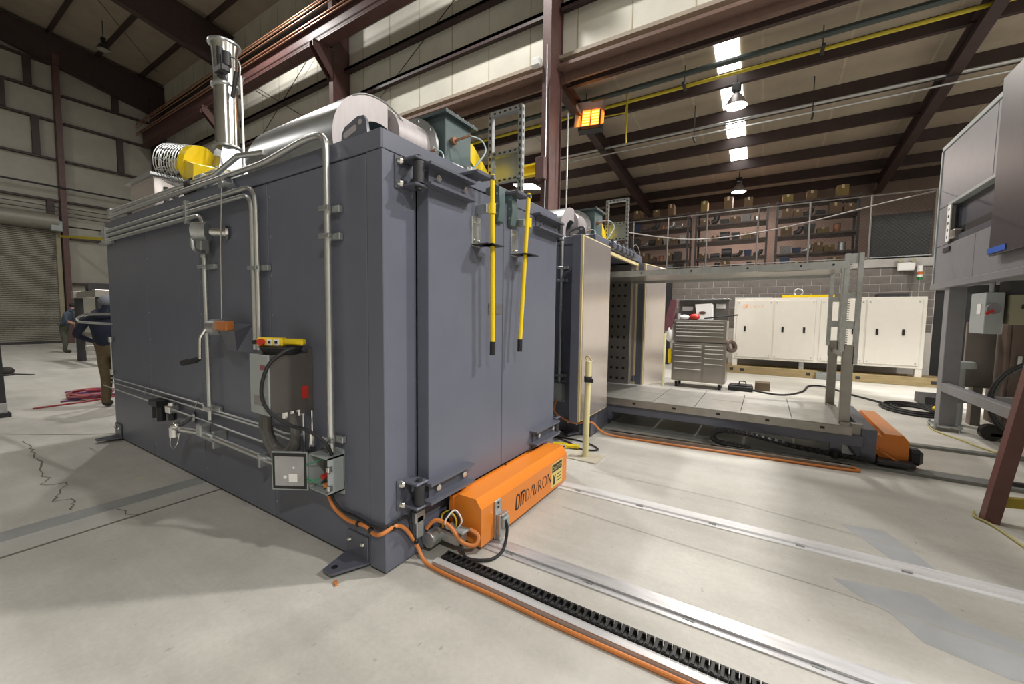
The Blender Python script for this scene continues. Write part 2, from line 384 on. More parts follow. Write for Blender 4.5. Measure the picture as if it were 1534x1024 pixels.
# ---- unseen remaining walls of the main bay
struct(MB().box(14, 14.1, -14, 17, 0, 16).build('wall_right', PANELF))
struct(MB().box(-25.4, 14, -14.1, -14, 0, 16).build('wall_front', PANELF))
# ---- lean-to
def lz(y): return 7.32 - .11*(y-7)
lean = struct(MB().add([(-10.3, 7.1, lz(7.1)), (14, 7.1, lz(7.1)), (14, 16.6, lz(16.6)), (-10.3, 16.6, lz(16.6)),
                        (-10.3, 7.1, lz(7.1)+.08), (14, 7.1, lz(7.1)+.08), (14, 16.6, lz(16.6)+.08), (-10.3, 16.6, lz(16.6)+.08)],
                       [(0,1,2,3), (4,7,6,5), (0,4,5,1), (2,6,7,3), (1,5,6,2), (0,3,7,4)]).build('ceiling', LINER))
for y in (7.7, 9.2, 10.7, 12.2, 13.7, 15.2, 16.3):
    MB().box(-10.2, 13.9, y-.05, y+.05, lz(y)-.29, lz(y)-.002).build('purlin', REDP, lean)
for x in (-10.1, -2.48, 4.75, 12.4):
    MB().bar((x, 7.2, lz(7.2)-.42), (x, 16.4, lz(16.4)-.42), .025, .38).bar((x, 7.2, lz(7.2)-.6), (x, 16.4, lz(16.4)-.6), .2, .025).bar((x, 7.2, lz(7.2)-.25), (x, 16.4, lz(16.4)-.25), .2, .025).build('rafter', REDP, lean)
for x in [-9+1.5*i for i in range(15)]:
    MB().bar((x, 7.3, lz(7.3)-.004), (x, 16.4, lz(16.4)-.004), .05, .012).build('roof_seam', mat('liner_seam_dark', (.42, .36, .27), .7), lean)
for i, (y0, y1) in enumerate(((7.8, 9.1), (9.3, 10.6), (10.8, 12.1), (12.3, 13.6))):
    w = MB().bar((.86, y0, lz(y0)-.012), (.86, y1, lz(y1)-.012), .46, .01).build('window_%d' % (i+1), SKYL); struct(w)
struct(MB().box(-10.3, 14, 16.5, 16.6, 0, 7).build('wall_rear', mat('rear_liner', (.25, .185, .155), .7, var=.1, scale=1.5)))
struct(MB().box(-10.4, -10.3, 7.3, 16.6, 0, 7.4).build('wall_end', PANELF))
# block wall: single blocks where the photograph shows them
wk = struct(MB().box(-10.3, 5.28, 12.309, 12.5, 0, 2.84).box(6.7, 14, 12.34, 12.5, 0, 2.84).build('wall_block', MORTAR))
blk = None
for r in range(8):
    z = 1.22 + r*.203
    for c in range(-2, 16):
        x0 = c*.405 - .8 + (.2025 if r % 2 else 0); x1 = x0+.393
        if x0 < -.78: x0 = -.78
        if x1 > 5.27: x1 = 5.27
        if x1-x0 < .05: continue
        if x1-x0 > .39 and blk:
            inst(blk, wk, (x0-blk['x'], 0, z-blk['z']))
        else:
            o = MB().box(x0, x1, 12.3, 12.345, z, z+.192, .004).build('block', BLOCK, wk)
            if x1-x0 > .39 and not blk: blk = o; o['x'] = x0; o['z'] = z
if blk:
    bx, bz = blk['x'], blk['z']; del blk['x']; del blk['z']
MB().box(-10.3, 5.3, 12.26, 12.5, 2.845, 3.06, .01).build('lintel', LINTEL, wk)
MB().box(-1.0, -.78, 12.1, 12.34, 0, 3.0).build('corner_post', DARK, wk)
MB().box(5.3, 14, 12.26, 12.5, 2.845, 3.06).build('lintel', DARK, wk)
struct(MB().box(-10.3, 14, 12.5, 16.5, 2.9, 3.05).build('floor_mezzanine', LINTEL))
struct(MB().box(5.28, 6.7, 13.2, 13.25, 0, 2.85).build('doorway_dark_sheet', BLACK))  # black sheet stands in for the darkness inside the open doorway
# ================================================================== OVENS
L_, W_ = 4.72, 2.17
def hinge_arm(par, y0, y1, z, x=.1, piv=1, up_shift=0., deep=.07):
    # channel arm bolted on a door; piv = side of the pivot (+1 at y0, -1 at y1)
    a = MB().box(x, x+.01, y0+.04, y1, z-.055, z+.055).box(x, x+deep, y0, y1, z+.048, z+.064).box(x, x+deep, y0, y1, z-.064, z-.048).build('hinge_arm', OVEND, par)
    for q in (.25, .85):
        MB().cyl((x+.006, y0+(y1-y0)*q, z), (x+.035, y0+(y1-y0)*q, z), .02, 8).build('bolt', CHROME, par)
    return a
def hinge_knuckle(par, y, z, s=1):
    MB().box(0, .012, y-.09*s if s > 0 else y, y if s > 0 else y+.09, z-.09, z+.09).box(0, .13, y-.05, y+.05, z+.065, z+.08, .004).box(0, .13, y-.05, y+.05, z-.08, z-.065, .004).build('hinge_bracket', OVEND, par)
    MB().cyl((.1, y, z-.095), (.1, y, z+.095), .018, 10).cyl((.1, y, z-.06), (.1, y, z+.06), .033, 12).build('hinge_pin', DARK, par)
    for d in (.062, -.062): MB().sphere((.02, y-.06*s, z+d), .024, 8, 6).build('bolt', CHROME, par)
def drum(root, y0):
    # insulated drum with a hollow end, bevelled toward the supply duct
    n = 56; cy, cz, R, r = y0+.405, 2.62, .36, .195; x0, x1 = -1.55, -.5
    bm = bmesh.new(); rings = []
    for x, q in ((x0, R), (x1, R), (x1, r), (x1-.5, r)):
        rings.append([bm.verts.new((x, cy+q*math.sin(2*math.pi*k/n), cz+q*math.cos(2*math.pi*k/n))) for k in range(n)])
    for a, b in zip(rings[:-1], rings[1:]):
        for k in range(n): bm.faces.new((a[k], a[(k+1) % n], b[(k+1) % n], b[k]))
    bm.faces.new(rings[0]); bm.faces.new(rings[3])
    bmesh.ops.recalc_face_normals(bm, faces=bm.faces)
    res = bmesh.ops.bisect_plane(bm, geom=bm.verts[:]+bm.edges[:]+bm.faces[:], plane_co=(-.5, y0+.475, cz), plane_no=Vector((.62, .78, 0)).normalized(), clear_outer=True)
    ed = [e for e in res['geom_cut'] if isinstance(e, bmesh.types.BMEdge)]
    bmesh.ops.triangle_fill(bm, edges=ed, use_beauty=True)
    for f in bm.faces:
        nr = f.normal; c = f.calc_center_median()
        f.material_index = 1 if (abs(nr.x) > .9 and c.x > -.6) or (abs(nr.x) < .9 and nr.x > .4) else (2 if math.hypot(c.y-cy, c.z-cz) < r+.01 and c.x < x1-.01 else 0)
    for f in bm.faces: f.smooth = True
    me = bpy.data.meshes.new('drum')
    for v in bm.verts: v.co.y -= y0
    bm.to_mesh(me); bm.free(); me.set_sharp_from_angle(angle=math.radians(30))
    for q in (ALUZ, CAPS, TEAL): me.materials.append(q)
    o = bpy.data.objects.new('exhaust_drum', me); COL.objects.link(o); o.parent = root
    MB().tube(arc((-.5, cy, cz), .357, 0, 2*math.pi, (0, 1, 0), (0, 0, 1), 40)[:15], .006, 6).build('cap_seam', ALUZ, o)
def roof_gear(root, y0):
    drum(root, y0)
    MB().cyl((-.68, y0+.55, 2.8), (-.68, y0+.9, 2.8), .215, 28).build('supply_duct', CAPS, root)
    f = MB().cyl((-.68, y0+.87, 2.8), (-.68, y0+.895, 2.8), .275, 28).build('duct_flange', ALUZ, root)
    for k in range(10):
        a = 2*math.pi*k/10; MB().cyl((-.68+.25*math.cos(a), y0+.862, 2.8+.25*math.sin(a)), (-.68+.25*math.cos(a), y0+.872, 2.8+.25*math.sin(a)), .011, 6).build('bolt', CHROME, f)
    b = MB().box(-1.0, -.37, y0+.93, y0+1.25, 2.5, 3.07, .006).build('blower_housing', TEAL, root)
    MB().box(-1.04, -.33, y0+.89, y0+1.29, 3.06, 3.085).build('housing_lid', mat('teal_lid', (.06, .085, .085), .5), b)
    for k in range(6): MB().cyl((-.35, y0+.92+.066*k, 3.085), (-.35, y0+.92+.066*k, 3.1), .009, 6).build('bolt', CHROME, b)
    MB().tube(smooth([(-.36, y0+1.03, 2.9), (-.25, y0+1.06, 2.92), (-.18, y0+1.14, 2.9), (-.16, y0+1.17, 2.82), (-.2, y0+1.1, 2.7), (-.28, y0+1.0, 2.55)], 5), .007, 6).build('thermocouple_lead', mat('pale_blue_lead', (.45, .6, .62), .4), root)
    MB().tube(smooth([(-.45, y0+.78, 2.72), (-.38, y0+.84, 2.76), (-.33, y0+.86, 2.72), (-.33, y0+.85, 2.56)], 5), .006, 6).build('thermocouple_lead', mat('pale_blue_lead', (.45, .6, .62), .4), root)
    MB().cyl((-.36, y0+1.0, 2.88), (-.33, y0+1.0, 2.88), .03, 10).cyl((-.33, y0+1.0, 2.88), (-.22, y0+1.05, 2.915), .01, 8).build('probe', COPPER, root)
    MB().cyl((-.46, y0+.76, 2.71), (-.36, y0+.8, 2.745), .009, 8).build('probe', COPPER, root)
    # yellow belt guard behind the housing
    MB().prism([(y0+1.28, 2.98), (y0+1.34, 2.99), (y0+1.62, 2.78), (y0+1.72, 2.74), (y0+1.72, 2.52), (y0+1.58, 2.52), (y0+1.55, 2.68), (y0+1.28, 2.86)], 'x', -.62, -.42).build('belt_guard', YELLOW, root)
    MB().box(-.75, -.42, y0+1.28, y0+1.56, 2.5, 2.66, .01).build('motor', TEAL, root)
    # slotted strut frame on the front edge
    fx0, fx1, fy, zt = -.42, -.1, y0+1.62, 3.36
    st = MB()
    for x in (fx0, fx1): st.box(x-.022, x+.022, fy-.02, fy+.02, 2.45, zt)
    for z in (zt-.02, 2.98): st.box(fx0, fx1, fy-.022, fy+.022, z-.022, z+.022)
    st.box(fx0, fx1, fy-.02, fy+.02, 2.72, 2.76)
    s = st.build('strut_frame', GALV, root)
    MB().box(fx0+.02, fx1-.02, fy+.005, fy+.012, 2.76, 2.97).build('back_plate', ALUZ, s)
    sl = MB()
    for x in (fx0, fx1):
        for k in range(14): sl.box(x-.008, x+.008, fy-.0215, fy-.0195, 2.5+.062*k, 2.53+.062*k)
        for k in range(14): sl.box(x+.0215 if x == fx1 else x-.0235, x+.0235 if x == fx1 else x-.0215, fy-.008, fy+.008, 2.5+.062*k, 2.53+.062*k)
    for z in (zt-.02, 2.98, 2.74):
        for k in range(5): sl.box(fx0+.04+.055*k, fx0+.065+.055*k, fy-.0235, fy-.0215, z-.008, z+.008)
    sl.build('slots', DARK, s)['kind'] = 'stuff'
    for x in (fx0, fx1):
        for z in (zt-.02, 2.98, 2.74): MB().cyl((x, fy-.022, z), (x, fy-.035, z), .014, 8).build('bolt', CHROME, s)
    # lifting lug
    po = [(-.37, 2.5), (-.36, 2.57), (-.335, 2.60), (-.22, 2.635), (-.165, 2.63), (-.145, 2.6), (-.13, 2.5)]
    lg = MB().prism(po, 'y', y0+.012, y0+.03).build('lifting_lug', OVEND, root)
    MB().prism([(-.325+.02*math.cos(t), 2.553+.02*math.sin(t)) for t in [math.pi/2+math.pi*k/6 for k in range(7)]] + [(-.245+.02*math.cos(t), 2.575+.02*math.sin(t)) for t in [-math.pi/2+math.pi*k/6 for k in range(7)]], 'y', y0+.0108, y0+.0114).build('lug_slot', CAPS, lg)
    MB().cyl((-.195, y0+.011, 2.6), (-.195, y0+.0116, 2.6), .016, 12).build('lug_slot', CAPS, lg)
    # cable along the front top edge with a fitting
    MB().tube(smooth([(-.1, y0+.45, 2.53), (-.06, y0+.6, 2.535), (-.04, y0+.72, 2.53), (-.03, y0+.8, 2.525)], 5), .014, 8).build('flexible_conduit', GALV, root)
    MB().box(-.05, .0, y0+.78, y0+.9, 2.515, 2.56, .006).cyl((-.025, y0+.74, 2.53), (-.025, y0+.8, 2.53), .022, 10).build('conduit_fitting', GALV, root)
def side_conduit(root, y0):
    y = y0-.05
    path = fillet([(-.42, y, .66), (-.42, y, 2.56), (-.62, y, 2.575), (-1.15, y+.02, 2.535), (-1.75, y+.03, 2.545), (-4.45, y+.03, 2.56)], .13, 6)
    MB().tube(path, .021, 12).build('conduit', CONDUIT, root)
    for z in (2.13, 1.97, .75):
        MB().box(-.46, -.34, y0-.03, y0-.002, z-.02, z+.02, .003).box(-.47, -.37, y0-.08, y0-.06, z-.014, z+.014, .003).build('conduit_clamp', GALV, root)
def junction_box(root, y0, is_open=True):
    x0, x1, yf, z0, z1 = -.56, -.36, y0-.115, .43, .655
    j = MB().box(x0, x1, y0-.01, y0-.002, z0-.03, z1+.03).box(x0, x0+.008, yf, y0-.005, z0, z1).box(x1-.008, x1, yf, y0-.005, z0, z1).box(x0, x1, yf, y0-.005, z0, z0+.008).box(x0, x1, yf, y0-.005, z1-.008, z1).build('junction_box', GBOX, root)
    if not is_open:
        MB().box(x0-.005, x1+.005, yf-.012, yf, z0-.005, z1+.005, .003).build('cover', GBOX, j); return j
    MB().box(x0+.01, x1-.01, y0-.02, y0-.012, z0+.01, z1-.01).build('back_plate', BROWNB, j)
    MB().box(x0+.09, x1-.03, y0-.06, y0-.02, .5, .56, .003).build('terminal_block', mat('terminal_grey', (.25, .24, .22), .5), j)
    MB().box(x0+.1, x1-.04, y0-.055, y0-.02, .58, .625, .003).build('terminal_block', BLACK, j)
    MB().cyl((x0+.1, y0-.09, .515), (x0+.1, y0-.02, .515), .017, 10).build('indicator', RED, j)
    MB().cyl((x0+.12, y0-.09, .465), (x0+.12, y0-.02, .465), .015, 10).build('indicator', CABO, j)
    for a in ((.58, .62), (.49, .46), (.47, .5)):
        MB().tube(smooth([(x0-.02, yf-.01, a[0]), (x0+.03, yf-.015, a[0]+.015), (x0+.08, y0-.08, a[1]), (x0+.12, y0-.05, a[1]+.02)], 4), .004, 6).build('wire', GREEN, j)
    for z in (z0+.05, z1-.06): MB().box(x1-.002, x1+.022, yf-.012, yf+.018, z-.018, z+.018, .004).build('clasp', CHROME, j)
    # lid swung open to the left
    h = Vector((x0, yf, 0)); d = Vector((-.185, -.105, 0)); nn = Vector((d.y, -d.x, 0)).normalized()*.012
    def lid(a, b, z0_, z1_, t0, t1):
        vs = [h+d*q+nn*t+Vector((0, 0, z)) for q in (a, b) for t in (t0, t1) for z in (z0_, z1_)]
        return MB().add(vs, [(0,1,3,2), (4,6,7,5), (0,4,5,1), (2,3,7,6), (0,2,6,4), (1,5,7,3)])
    s = 1 if nn.y < 0 else -1
    lo = lid(0, 1.06, z0-.008, z1+.008, 0, s*1).build('lid', GBOX, j)
    lid(.03, 1.03, z0, z1, s*1.0, s*1.25).build('lid_gasket', BLACK, j)
    lid(.1, .96, z0+.02, z1-.02, s*1.25, s*1.4).build('lid_liner', mat('lid_liner', (.36, .35, .35), .4), j)
    lid(.3, .55, z0+.045, z0+.095, s*1.4, s*1.45).build('lid_print', WHITE, j)
    cc = h+d*.66+nn*s*1.42+Vector((0, 0, z0+.075)); MB().cyl(cc, cc+nn*s*.05, .011, 14).build('lid_print', WHITE, j)
    cc = h+d*.4+nn*s*1.42+Vector((0, 0, z0+.135)); MB().cyl(cc, cc+nn*s*.05, .007, 12).build('lid_print', WHITE, j)
    return j
def oven_shell(root, y0):
    t = .16; y1 = y0+W_
    MB().box(-L_, -L_+t, y0+.02, y1, .03, 2.5).box(-L_, -.02, y1-t, y1, .03, 2.5).box(-L_, -.02, y0+.02, y0+t, .04, 2.5).box(-L_, -.02, y0+.02, y1, 2.38, 2.5).box(-L_, -.02, y0+.02, y1, .06, .3).build('body', OVEN, root)
    MB().box(-L_+.04, -.03, y0+.035, y1-.03, 0, .06).build('base_skid', DARK, root)
    sx = [-L_, -3.52, -2.32, -1.18, -.13]
    for a, b in zip(sx[:-1], sx[1:]):
        MB().box(a+.004, b-.004, y0, y0+.025, .025, 2.41, .003).build('side_panel', OVEN, root)
    MB().box(-L_, 0, y0-.008, y0+.03, 2.415, 2.52, .004).build('top_rail', OVEN, root)
    MB().box(-.125, .004, y0-.004, y0+.03, .02, 2.412, .003).build('corner_post', OVEN, root)
    MB().box(-.02, .001, y0+.03, y0+.245, .02, 2.41).build('jamb_panel', OVEN, root)
    MB().box(-.02, .0, y1-.215, y1, .02, 2.41, .003).build('jamb_panel', OVEN, root)
    MB().box(-.03, .003, y0, y1, 2.414, 2.52, .004).build('header', OVEN, root)
    MB().box(-.02, .0, y0+.25, y1-.22, .02, .345, .003).build('sill_panel', OVEN, root)
    MB().box(-L_, -.0, y0+.02, y1, 2.5, 2.515).build('roof_sheet', OVEN, root)
    sc = MB()
    for x in sx[1:-1]:
        for k in range(9): sc.cyl((x+.03, y0-.003, .15+.27*k), (x+.03, y0+.002, .15+.27*k), .006, 6)
    sc.build('panel_screws', GALV, root)['kind'] = 'stuff'
    for x in (-.24, -4.6):
        f = MB().box(x-.1, x+.1, y0-.014, y0-.002, .04, .19, .004).prism([(x-.11, y0-.01), (x+.11, y0-.01), (x+.02, y0-.2), (x-.06, y0-.2)], 'z', .03, .045).build('anchor_bracket', OVEND, root)
        for d in (-.06, .06): MB().sphere((x+d, y0-.02, .14), .016, 8, 6).build('bolt', CHROME, f)
        MB().cyl((x-.02, y0-.15, .045), (x-.02, y0-.15, .047), .018, 12).build('anchor_hole', BLACK, f)
def closed_doors(root, y0):
    for i, (a, b) in enumerate(((.25, 1.048), (1.056, 1.955))):
        d = MB().box(.004, .1, y0+a, y0+b, .35, 2.36, .004).build('oven_door', OVEN, root)
        MB().box(.0, .006, y0+a+.01, y0+b-.01, .34, 2.37).build('door_seal', BLACK, d)
        for z in (2.315, .45):
            if i == 0:
                hinge_arm(d, y0+.2, y0+.62, z); hinge_knuckle(d, y0+.17, z, 1)
            else:
                hinge_arm(d, y0+1.5, y0+1.97, z, piv=-1); hinge_knuckle(d, y0+2.02, z, -1)
    # latch rods
    for (yt, yb) in ((.755, .775), (1.25, 1.145)):
        r = MB().cyl((.2, y0+yb, 1.33), (.2, y0+yt, 2.46), .0165, 12).cyl((.2, y0+yt-.002, 2.2), (.2, y0+yt, 2.27), .025, 12).build('latch_rod', YELLOW, root)
        MB().cyl((.2, y0+yb-.001, 1.24), (.2, y0+yb, 1.335), .019, 12).build('rod_grip', BLACK, r)
        MB().box(.1, .19, y0+yt-.05, y0+yt-.02, 2.2, 2.26, .003).box(.1, .108, y0+yt-.1, y0+yt, 1.98, 2.18, .002).build('rod_bracket', GALV, r)
        for z in (2.02, 2.14):
            for dy in (-.08, -.03): MB().sphere((.11, y0+yt+dy, z), .01, 8, 6).build('bolt', CHROME, r)
        MB().box(.1, .24, y0+yt-.1, y0+yt+.012, 1.985, 1.99).box(.155, .26, y0+yt-.075, y0+yt+.07, 1.985, 1.99).build('rod_guard', DARK, r)
        MB().box(.0, .2, y0+yt-.16, y0+yt-.02, 2.425, 2.45, .004).cyl((.12, y0+yt-.02, 2.437), (.22, y0+yt-.0, 2.437), .018, 10).build('pivot_arm', OVEND, r)
    for yy in (.93, 1.1):
        po = [(0.02, 2.44), (.1, 2.46), (.135, 2.44), (.145, 2.3), (.13, 2.2), (.11, 2.19), (.1, 2.3), (.02, 2.36)]
        c = MB().prism(po, 'y', y0+yy, y0+yy+.075).build('latch_cam', TEAL, root)
        for z in (2.25, 2.32, 2.39): MB().cyl((.12, y0+yy-.003, z), (.12, y0+yy+.002, z), .009, 8).build('bolt', CHROME, c)
    MB().box(.1, .103, y0+.86, y0+1.03, 1.525, 1.6).build('name_plate', mat('grey_plate', (.2, .2, .21), .3, .5), root)
def open_doors(root, y0):
    wd = .9
    for sgn, hy, ang in ((-1, y0+.16, math.radians(0)), (1, y0+W_-.26, math.radians(9))):
        c, s_ = math.cos(ang), math.sin(ang)
        def T(mb): # door frame: u along the door from hinge, v thickness toward +x
            mb.v = [(.02 + u*s_ + v*c, hy + sgn*(u*c) - (v*s_ if sgn > 0 else -v*s_), z) for u, v, z in mb.v]; return mb
        d = T(MB().box(0, wd, 0, .1, .36, 2.38, .004)).build('oven_door', OVEN, root)
        T(MB().box(.025, wd-.025, .1, .13, .38, 2.36, .004)).build('door_liner', STAIN, d)
        T(MB().box(.005, .025, .1, .122, .38, 2.36).box(wd-.025, wd-.004, .1, .122, .38, 2.36).box(.005, wd-.004, .1, .122, 2.36, 2.372).box(.005, wd-.004, .1, .122, .37, .38)).build('door_gasket', GASK, d)
        for z in (2.22, .5):
            T(MB().box(-.05, .25, -.05, 0, z-.05, z+.05, .004)).build('hinge_arm', OVEND, d)
    # opening: frame, gasket, perforated liner
    fr = MB()
    for a, b in ((y0+.25, y0+.29), (y0+W_-.26, y0+W_-.22)): fr.box(-.02, .02, a, b, .36, 2.38)
    fr.box(-.02, .02, y0+.25, y0+W_-.22, 2.34, 2.38)
    fr.build('opening_gasket', GASK, root)
    MB().box(-.2, 0, y0+W_-.30, y0+W_-.27, .36, 2.36).build('opening_reveal', STAIN, root)
    li = MB().box(-4.5, -.06, y0+W_-.36, y0+W_-.30, .36, 2.36).build('supply_duct_wall', mat('duct_wall_steel', (.3, .28, .26), .4, .7), root)
    h = MB()
    for k in range(40):
        for r in range(11): h.cyl((-.15-.1*k, y0+W_-.3605, .5+.17*r), (-.15-.1*k, y0+W_-.362, .5+.17*r), .024, 8)
    h.build('duct_holes', BLACK, li)['kind'] = 'stuff'
    MB().box(-4.5, -.06, y0+.3, y0+.34, .36, 2.36).build('supply_duct_wall', mat('duct_wall_steel', (.3, .28, .26), .4, .7), root)
    for k, yy in enumerate((.5, .72, .93, 1.1, 1.3, 1.5)):
        MB().box(-.02, .07, y0+yy, y0+yy+.12, 2.42, 2.5, .01).cyl((.03, y0+yy+.06, 2.5), (.03, y0+yy+.06, 2.54), .025, 10).build('latch_fitting', OVEND, root)
ov1 = thing('batch_oven', 'large slate grey batch oven with closed double doors and wiring on its side', 'oven', (0, 0, 0))
ov2 = thing('batch_oven', 'slate grey batch oven with open stainless-lined doors behind the closed oven', 'oven', (0, 3.25, 0))
oven_shell(ov1, 0); oven_shell(ov2, 3.25); closed_doors(ov1, 0); open_doors(ov2, 3.25)
roof_gear(ov1, 0); roof_gear(ov2, 3.25)
side_conduit(ov1, 0); side_conduit(ov2, 3.25); junction_box(ov1, 0); junction_box(ov2, 3.25, False)
# ---- equipment on the side of the near oven
r_ = .0165
MB().tube(fillet([(-4.62, -.05, 2.395), (-1.24, -.05, 2.395), (-1.24, -.05, 1.25)], .14, 7), r_, 10).build('conduit', CONDUIT, ov1)
MB().tube(fillet([(-4.62, -.05, 2.345), (-1.295, -.05, 2.345), (-1.295, -.05, 1.25)], .12, 7), r_, 10).build('conduit', CONDUIT, ov1)
MB().tube(fillet([(-4.62, -.05, 2.295), (-2.07, -.05, 2.295), (-2.07, -.05, .62)], .12, 7), r_, 10).build('conduit', CONDUIT, ov1)
MB().tube([(-4.45, -.02, 2.61), (-1.95, -.0, 2.6), (-1.6, .01, 2.68), (-1.3, .05, 2.66)], .02, 10).build('conduit', CONDUIT, ov1)
for x in (-4.5, -2.36):
    MB().box(x-.02, x+.02, -.07, -.03, 2.25, 2.44, .003).build('strut', GALV, ov1)
MB().box(-4.85, -4.4, -.035, -.008, 2.26, 2.3).box(-4.85, -4.4, -.035, -.008, 2.38, 2.42).build('strut', GALV, ov1)
MB().box(-4.5, -4.38, -.04, .05, 2.55, 2.64, .006).build('pull_box', GALV, ov1)
for x, z in ((-1.265, 1.83), (-2.07, 1.88), (-2.07, .72)):
    MB().box(x-.06, x+.12, -.03, -.003, z-.02, z+.02, .003).box(x-.06, x+.06, -.08, -.062, z-.012, z+.012, .003).build('conduit_clamp', GALV, ov1)
sn = MB().box(-2.115, -2.035, -.085, -.02, 1.98, 2.13, .008).cyl((-2.075, -.05, 1.95), (-2.075, -.05, 2.15), .024, 12).build('conduit_body', GALV, ov1)
s = MB().cyl((-1.945, -.155, 2.13), (-1.875, -.09, 2.13), .07, 20).cyl((-1.95, -.16, 2.13), (-1.945, -.155, 2.13), .058, 20).build('sensor_head', GALV, ov1)
MB().cyl((-1.86, -.08, 2.13), (-1.78, -.005, 2.13), .03, 12).cyl((-1.785, -.02, 2.13), (-1.78, -.002, 2.13), .062, 20).build('sensor_stem', CHROME, s)
MB().cyl((-2.05, -.12, 2.14), (-1.97, -.16, 2.14), .02, 10).build('nipple', CHROME, s)
MB().tube(smooth([(-1.95, -.17, 2.08), (-1.95, -.16, 2.0), (-2.0, -.1, 1.98), (-2.05, -.06, 2.0)], 5), .016, 8).build('flexible_lead', GALV, s)
MB().tube([(-1.69, -.065, 2.49), (-1.735, -.068, 2.0), (-1.75, -.072, 1.45)], .004, 6).build('winch_cable', CHROME, ov1)
p = MB().prism([(-1.76, 2.44), (-1.72, 2.52), (-1.66, 2.52), (-1.52, 2.42), (-1.54, 2.38), (-1.62, 2.36)], 'y', -.035, -.012).build('pulley_bracket', OVEND, ov1)
MB().cyl((-1.70, -.075, 2.475), (-1.70, -.035, 2.475), .035, 14).build('pulley', GALV, p)
MB().sphere((-1.57, -.04, 2.41), .015, 8, 6).build('bolt', CHROME, p)
# hand winch
wn = MB().add([(-1.66, -.005, 1.43), (-1.42, -.005, 1.43), (-1.66, -.005, 1.22), (-1.42, -.005, 1.22), (-1.66, -.13, 1.38), (-1.42, -.13, 1.38), (-1.6, -.1, 1.23), (-1.46, -.1, 1.23)],
              [(0,1,5,4), (4,5,7,6), (2,6,7,3), (0,4,6,2), (1,3,7,5), (0,2,3,1)]).build('winch_bracket', OVEND, ov1)
MB().cyl((-1.78, -.12, 1.4), (-1.66, -.12, 1.4), .06, 16).build('winch_drum', GALV, wn)
MB().box(-1.72, -1.5, -.15, -.09, 1.38, 1.45, .008).build('winch_strap', mat('orange_brown', (.5, .17, .04), .5), wn)
MB().tube(fillet([(-1.77, -.17, 1.39), (-1.8, -.2, 1.32), (-1.76, -.22, 1.16)], .02, 3), .012, 8).build('winch_crank', CHROME, wn)
MB().tube([(-1.76, -.22, 1.165), (-1.79, -.23, 1.155), (-1.95, -.26, 1.125)], .02, 10, rr=[.012, .021, .023]).build('crank_grip', BLACK, wn)
# control box
cb = MB().box(-.9, -.69, -.265, -.002, .9, 1.26, .004).build('control_box', BROWNB, ov1)
MB().box(-.905, -.688, -.275, -.265, .895, 1.262, .003).build('box_cover', GBOX, cb)
MB().box(-.86, -.72, -.2765, -.274, .95, 1.01).build('box_window', mat('window_grey', (.2, .19, .17), .15), cb)
MB().box(-.78, -.72, -.2765, -.2745, 1.17, 1.2).build('box_badge', mat('badge', (.25, .08, .09), .4), cb)
MB().box(-.688, -.686, -.07, -.03, .97, 1.05).build('warning_sticker', RED, cb)
MB().box(-.7, -.68, -.03, -.003, .87, 1.29).build('mounting_flange', BROWNB, cb)
for y in (-.08, -.12, -.16): MB().cyl((-.72, y, .86), (-.72, y, .9), .02, 10).build('cable_gland', CHROME, cb)
for k, (a, b, zb) in enumerate(((-1.0, -.76, .62), (-1.06, -.74, .56))):
    MB().tube(smooth([(-.86-.02*k, -.2, .9), (-.93-.06*k, -.16, .74), (-.93, -.12, zb+.01), (-.82, -.1, zb), (-.72, -.1, zb+.12), (-.71, -.12, .88)], 7), .028, 10).build('flexible_hose', mat('grey_hose', (.11, .105, .1), .5), ov1)
# thin tubing
for nm, pts in (('a', [(-4.68, -.03, .725), (-2.25, -.03, .725), (-2.24, -.03, .7), (-1.15, -.03, .7), (-.95, -.05, .70), (-.72, -.05, .72), (-.71, -.05, .87)]),
                ('b', [(-4.68, -.03, .675), (-1.3, -.03, .675), (-.78, -.04, .655), (-.76, -.05, .67)]),
                ('c', [(-4.9, -.05, .62), (-1.25, -.04, .58)])):
    MB().tube(fillet(pts, .04, 3), .007, 6).build('tubing', CONDUIT, ov1)
MB().tube([(-.7, -.06, .87), (-.695, -.06, .7), (-.71, -.05, .58)], .006, 6).build('tubing', CONDUIT, ov1)
MB().tube([(-.62, -.05, .9), (-.62, -.05, .76)], .006, 6).cyl((-.62, -.05, .67), (-.62, -.05, .76), .02, 10).build('relief_fitting', CHROME, ov1)
for x, z in ((-3.62, .7), (-2.42, .7), (-1.2, .69)): MB().bar((x, -.03, z-.045), (x+.07, -.03, z+.035), .012, .012).build('tube_clip', GALV, ov1)
fl = MB().box(-3.25, -3.05, -.11, -.01, .6, .66, .006).cyl((-3.2, -.07, .48), (-3.2, -.07, .62), .03, 12).cyl((-3.1, -.06, .46), (-3.1, -.06, .62), .036, 12).build('air_filter', BLACK, ov1)
rg = MB().box(-2.88, -2.78, -.1, -.02, .575, .645, .008).cyl((-2.83, -.06, .645), (-2.83, -.06, .67), .03, 12).build('regulator', CHROME, ov1)
MB().cyl((-2.83, -.06, .51), (-2.83, -.06, .575), .032, 12).build('regulator_bowl', BLACK, rg)
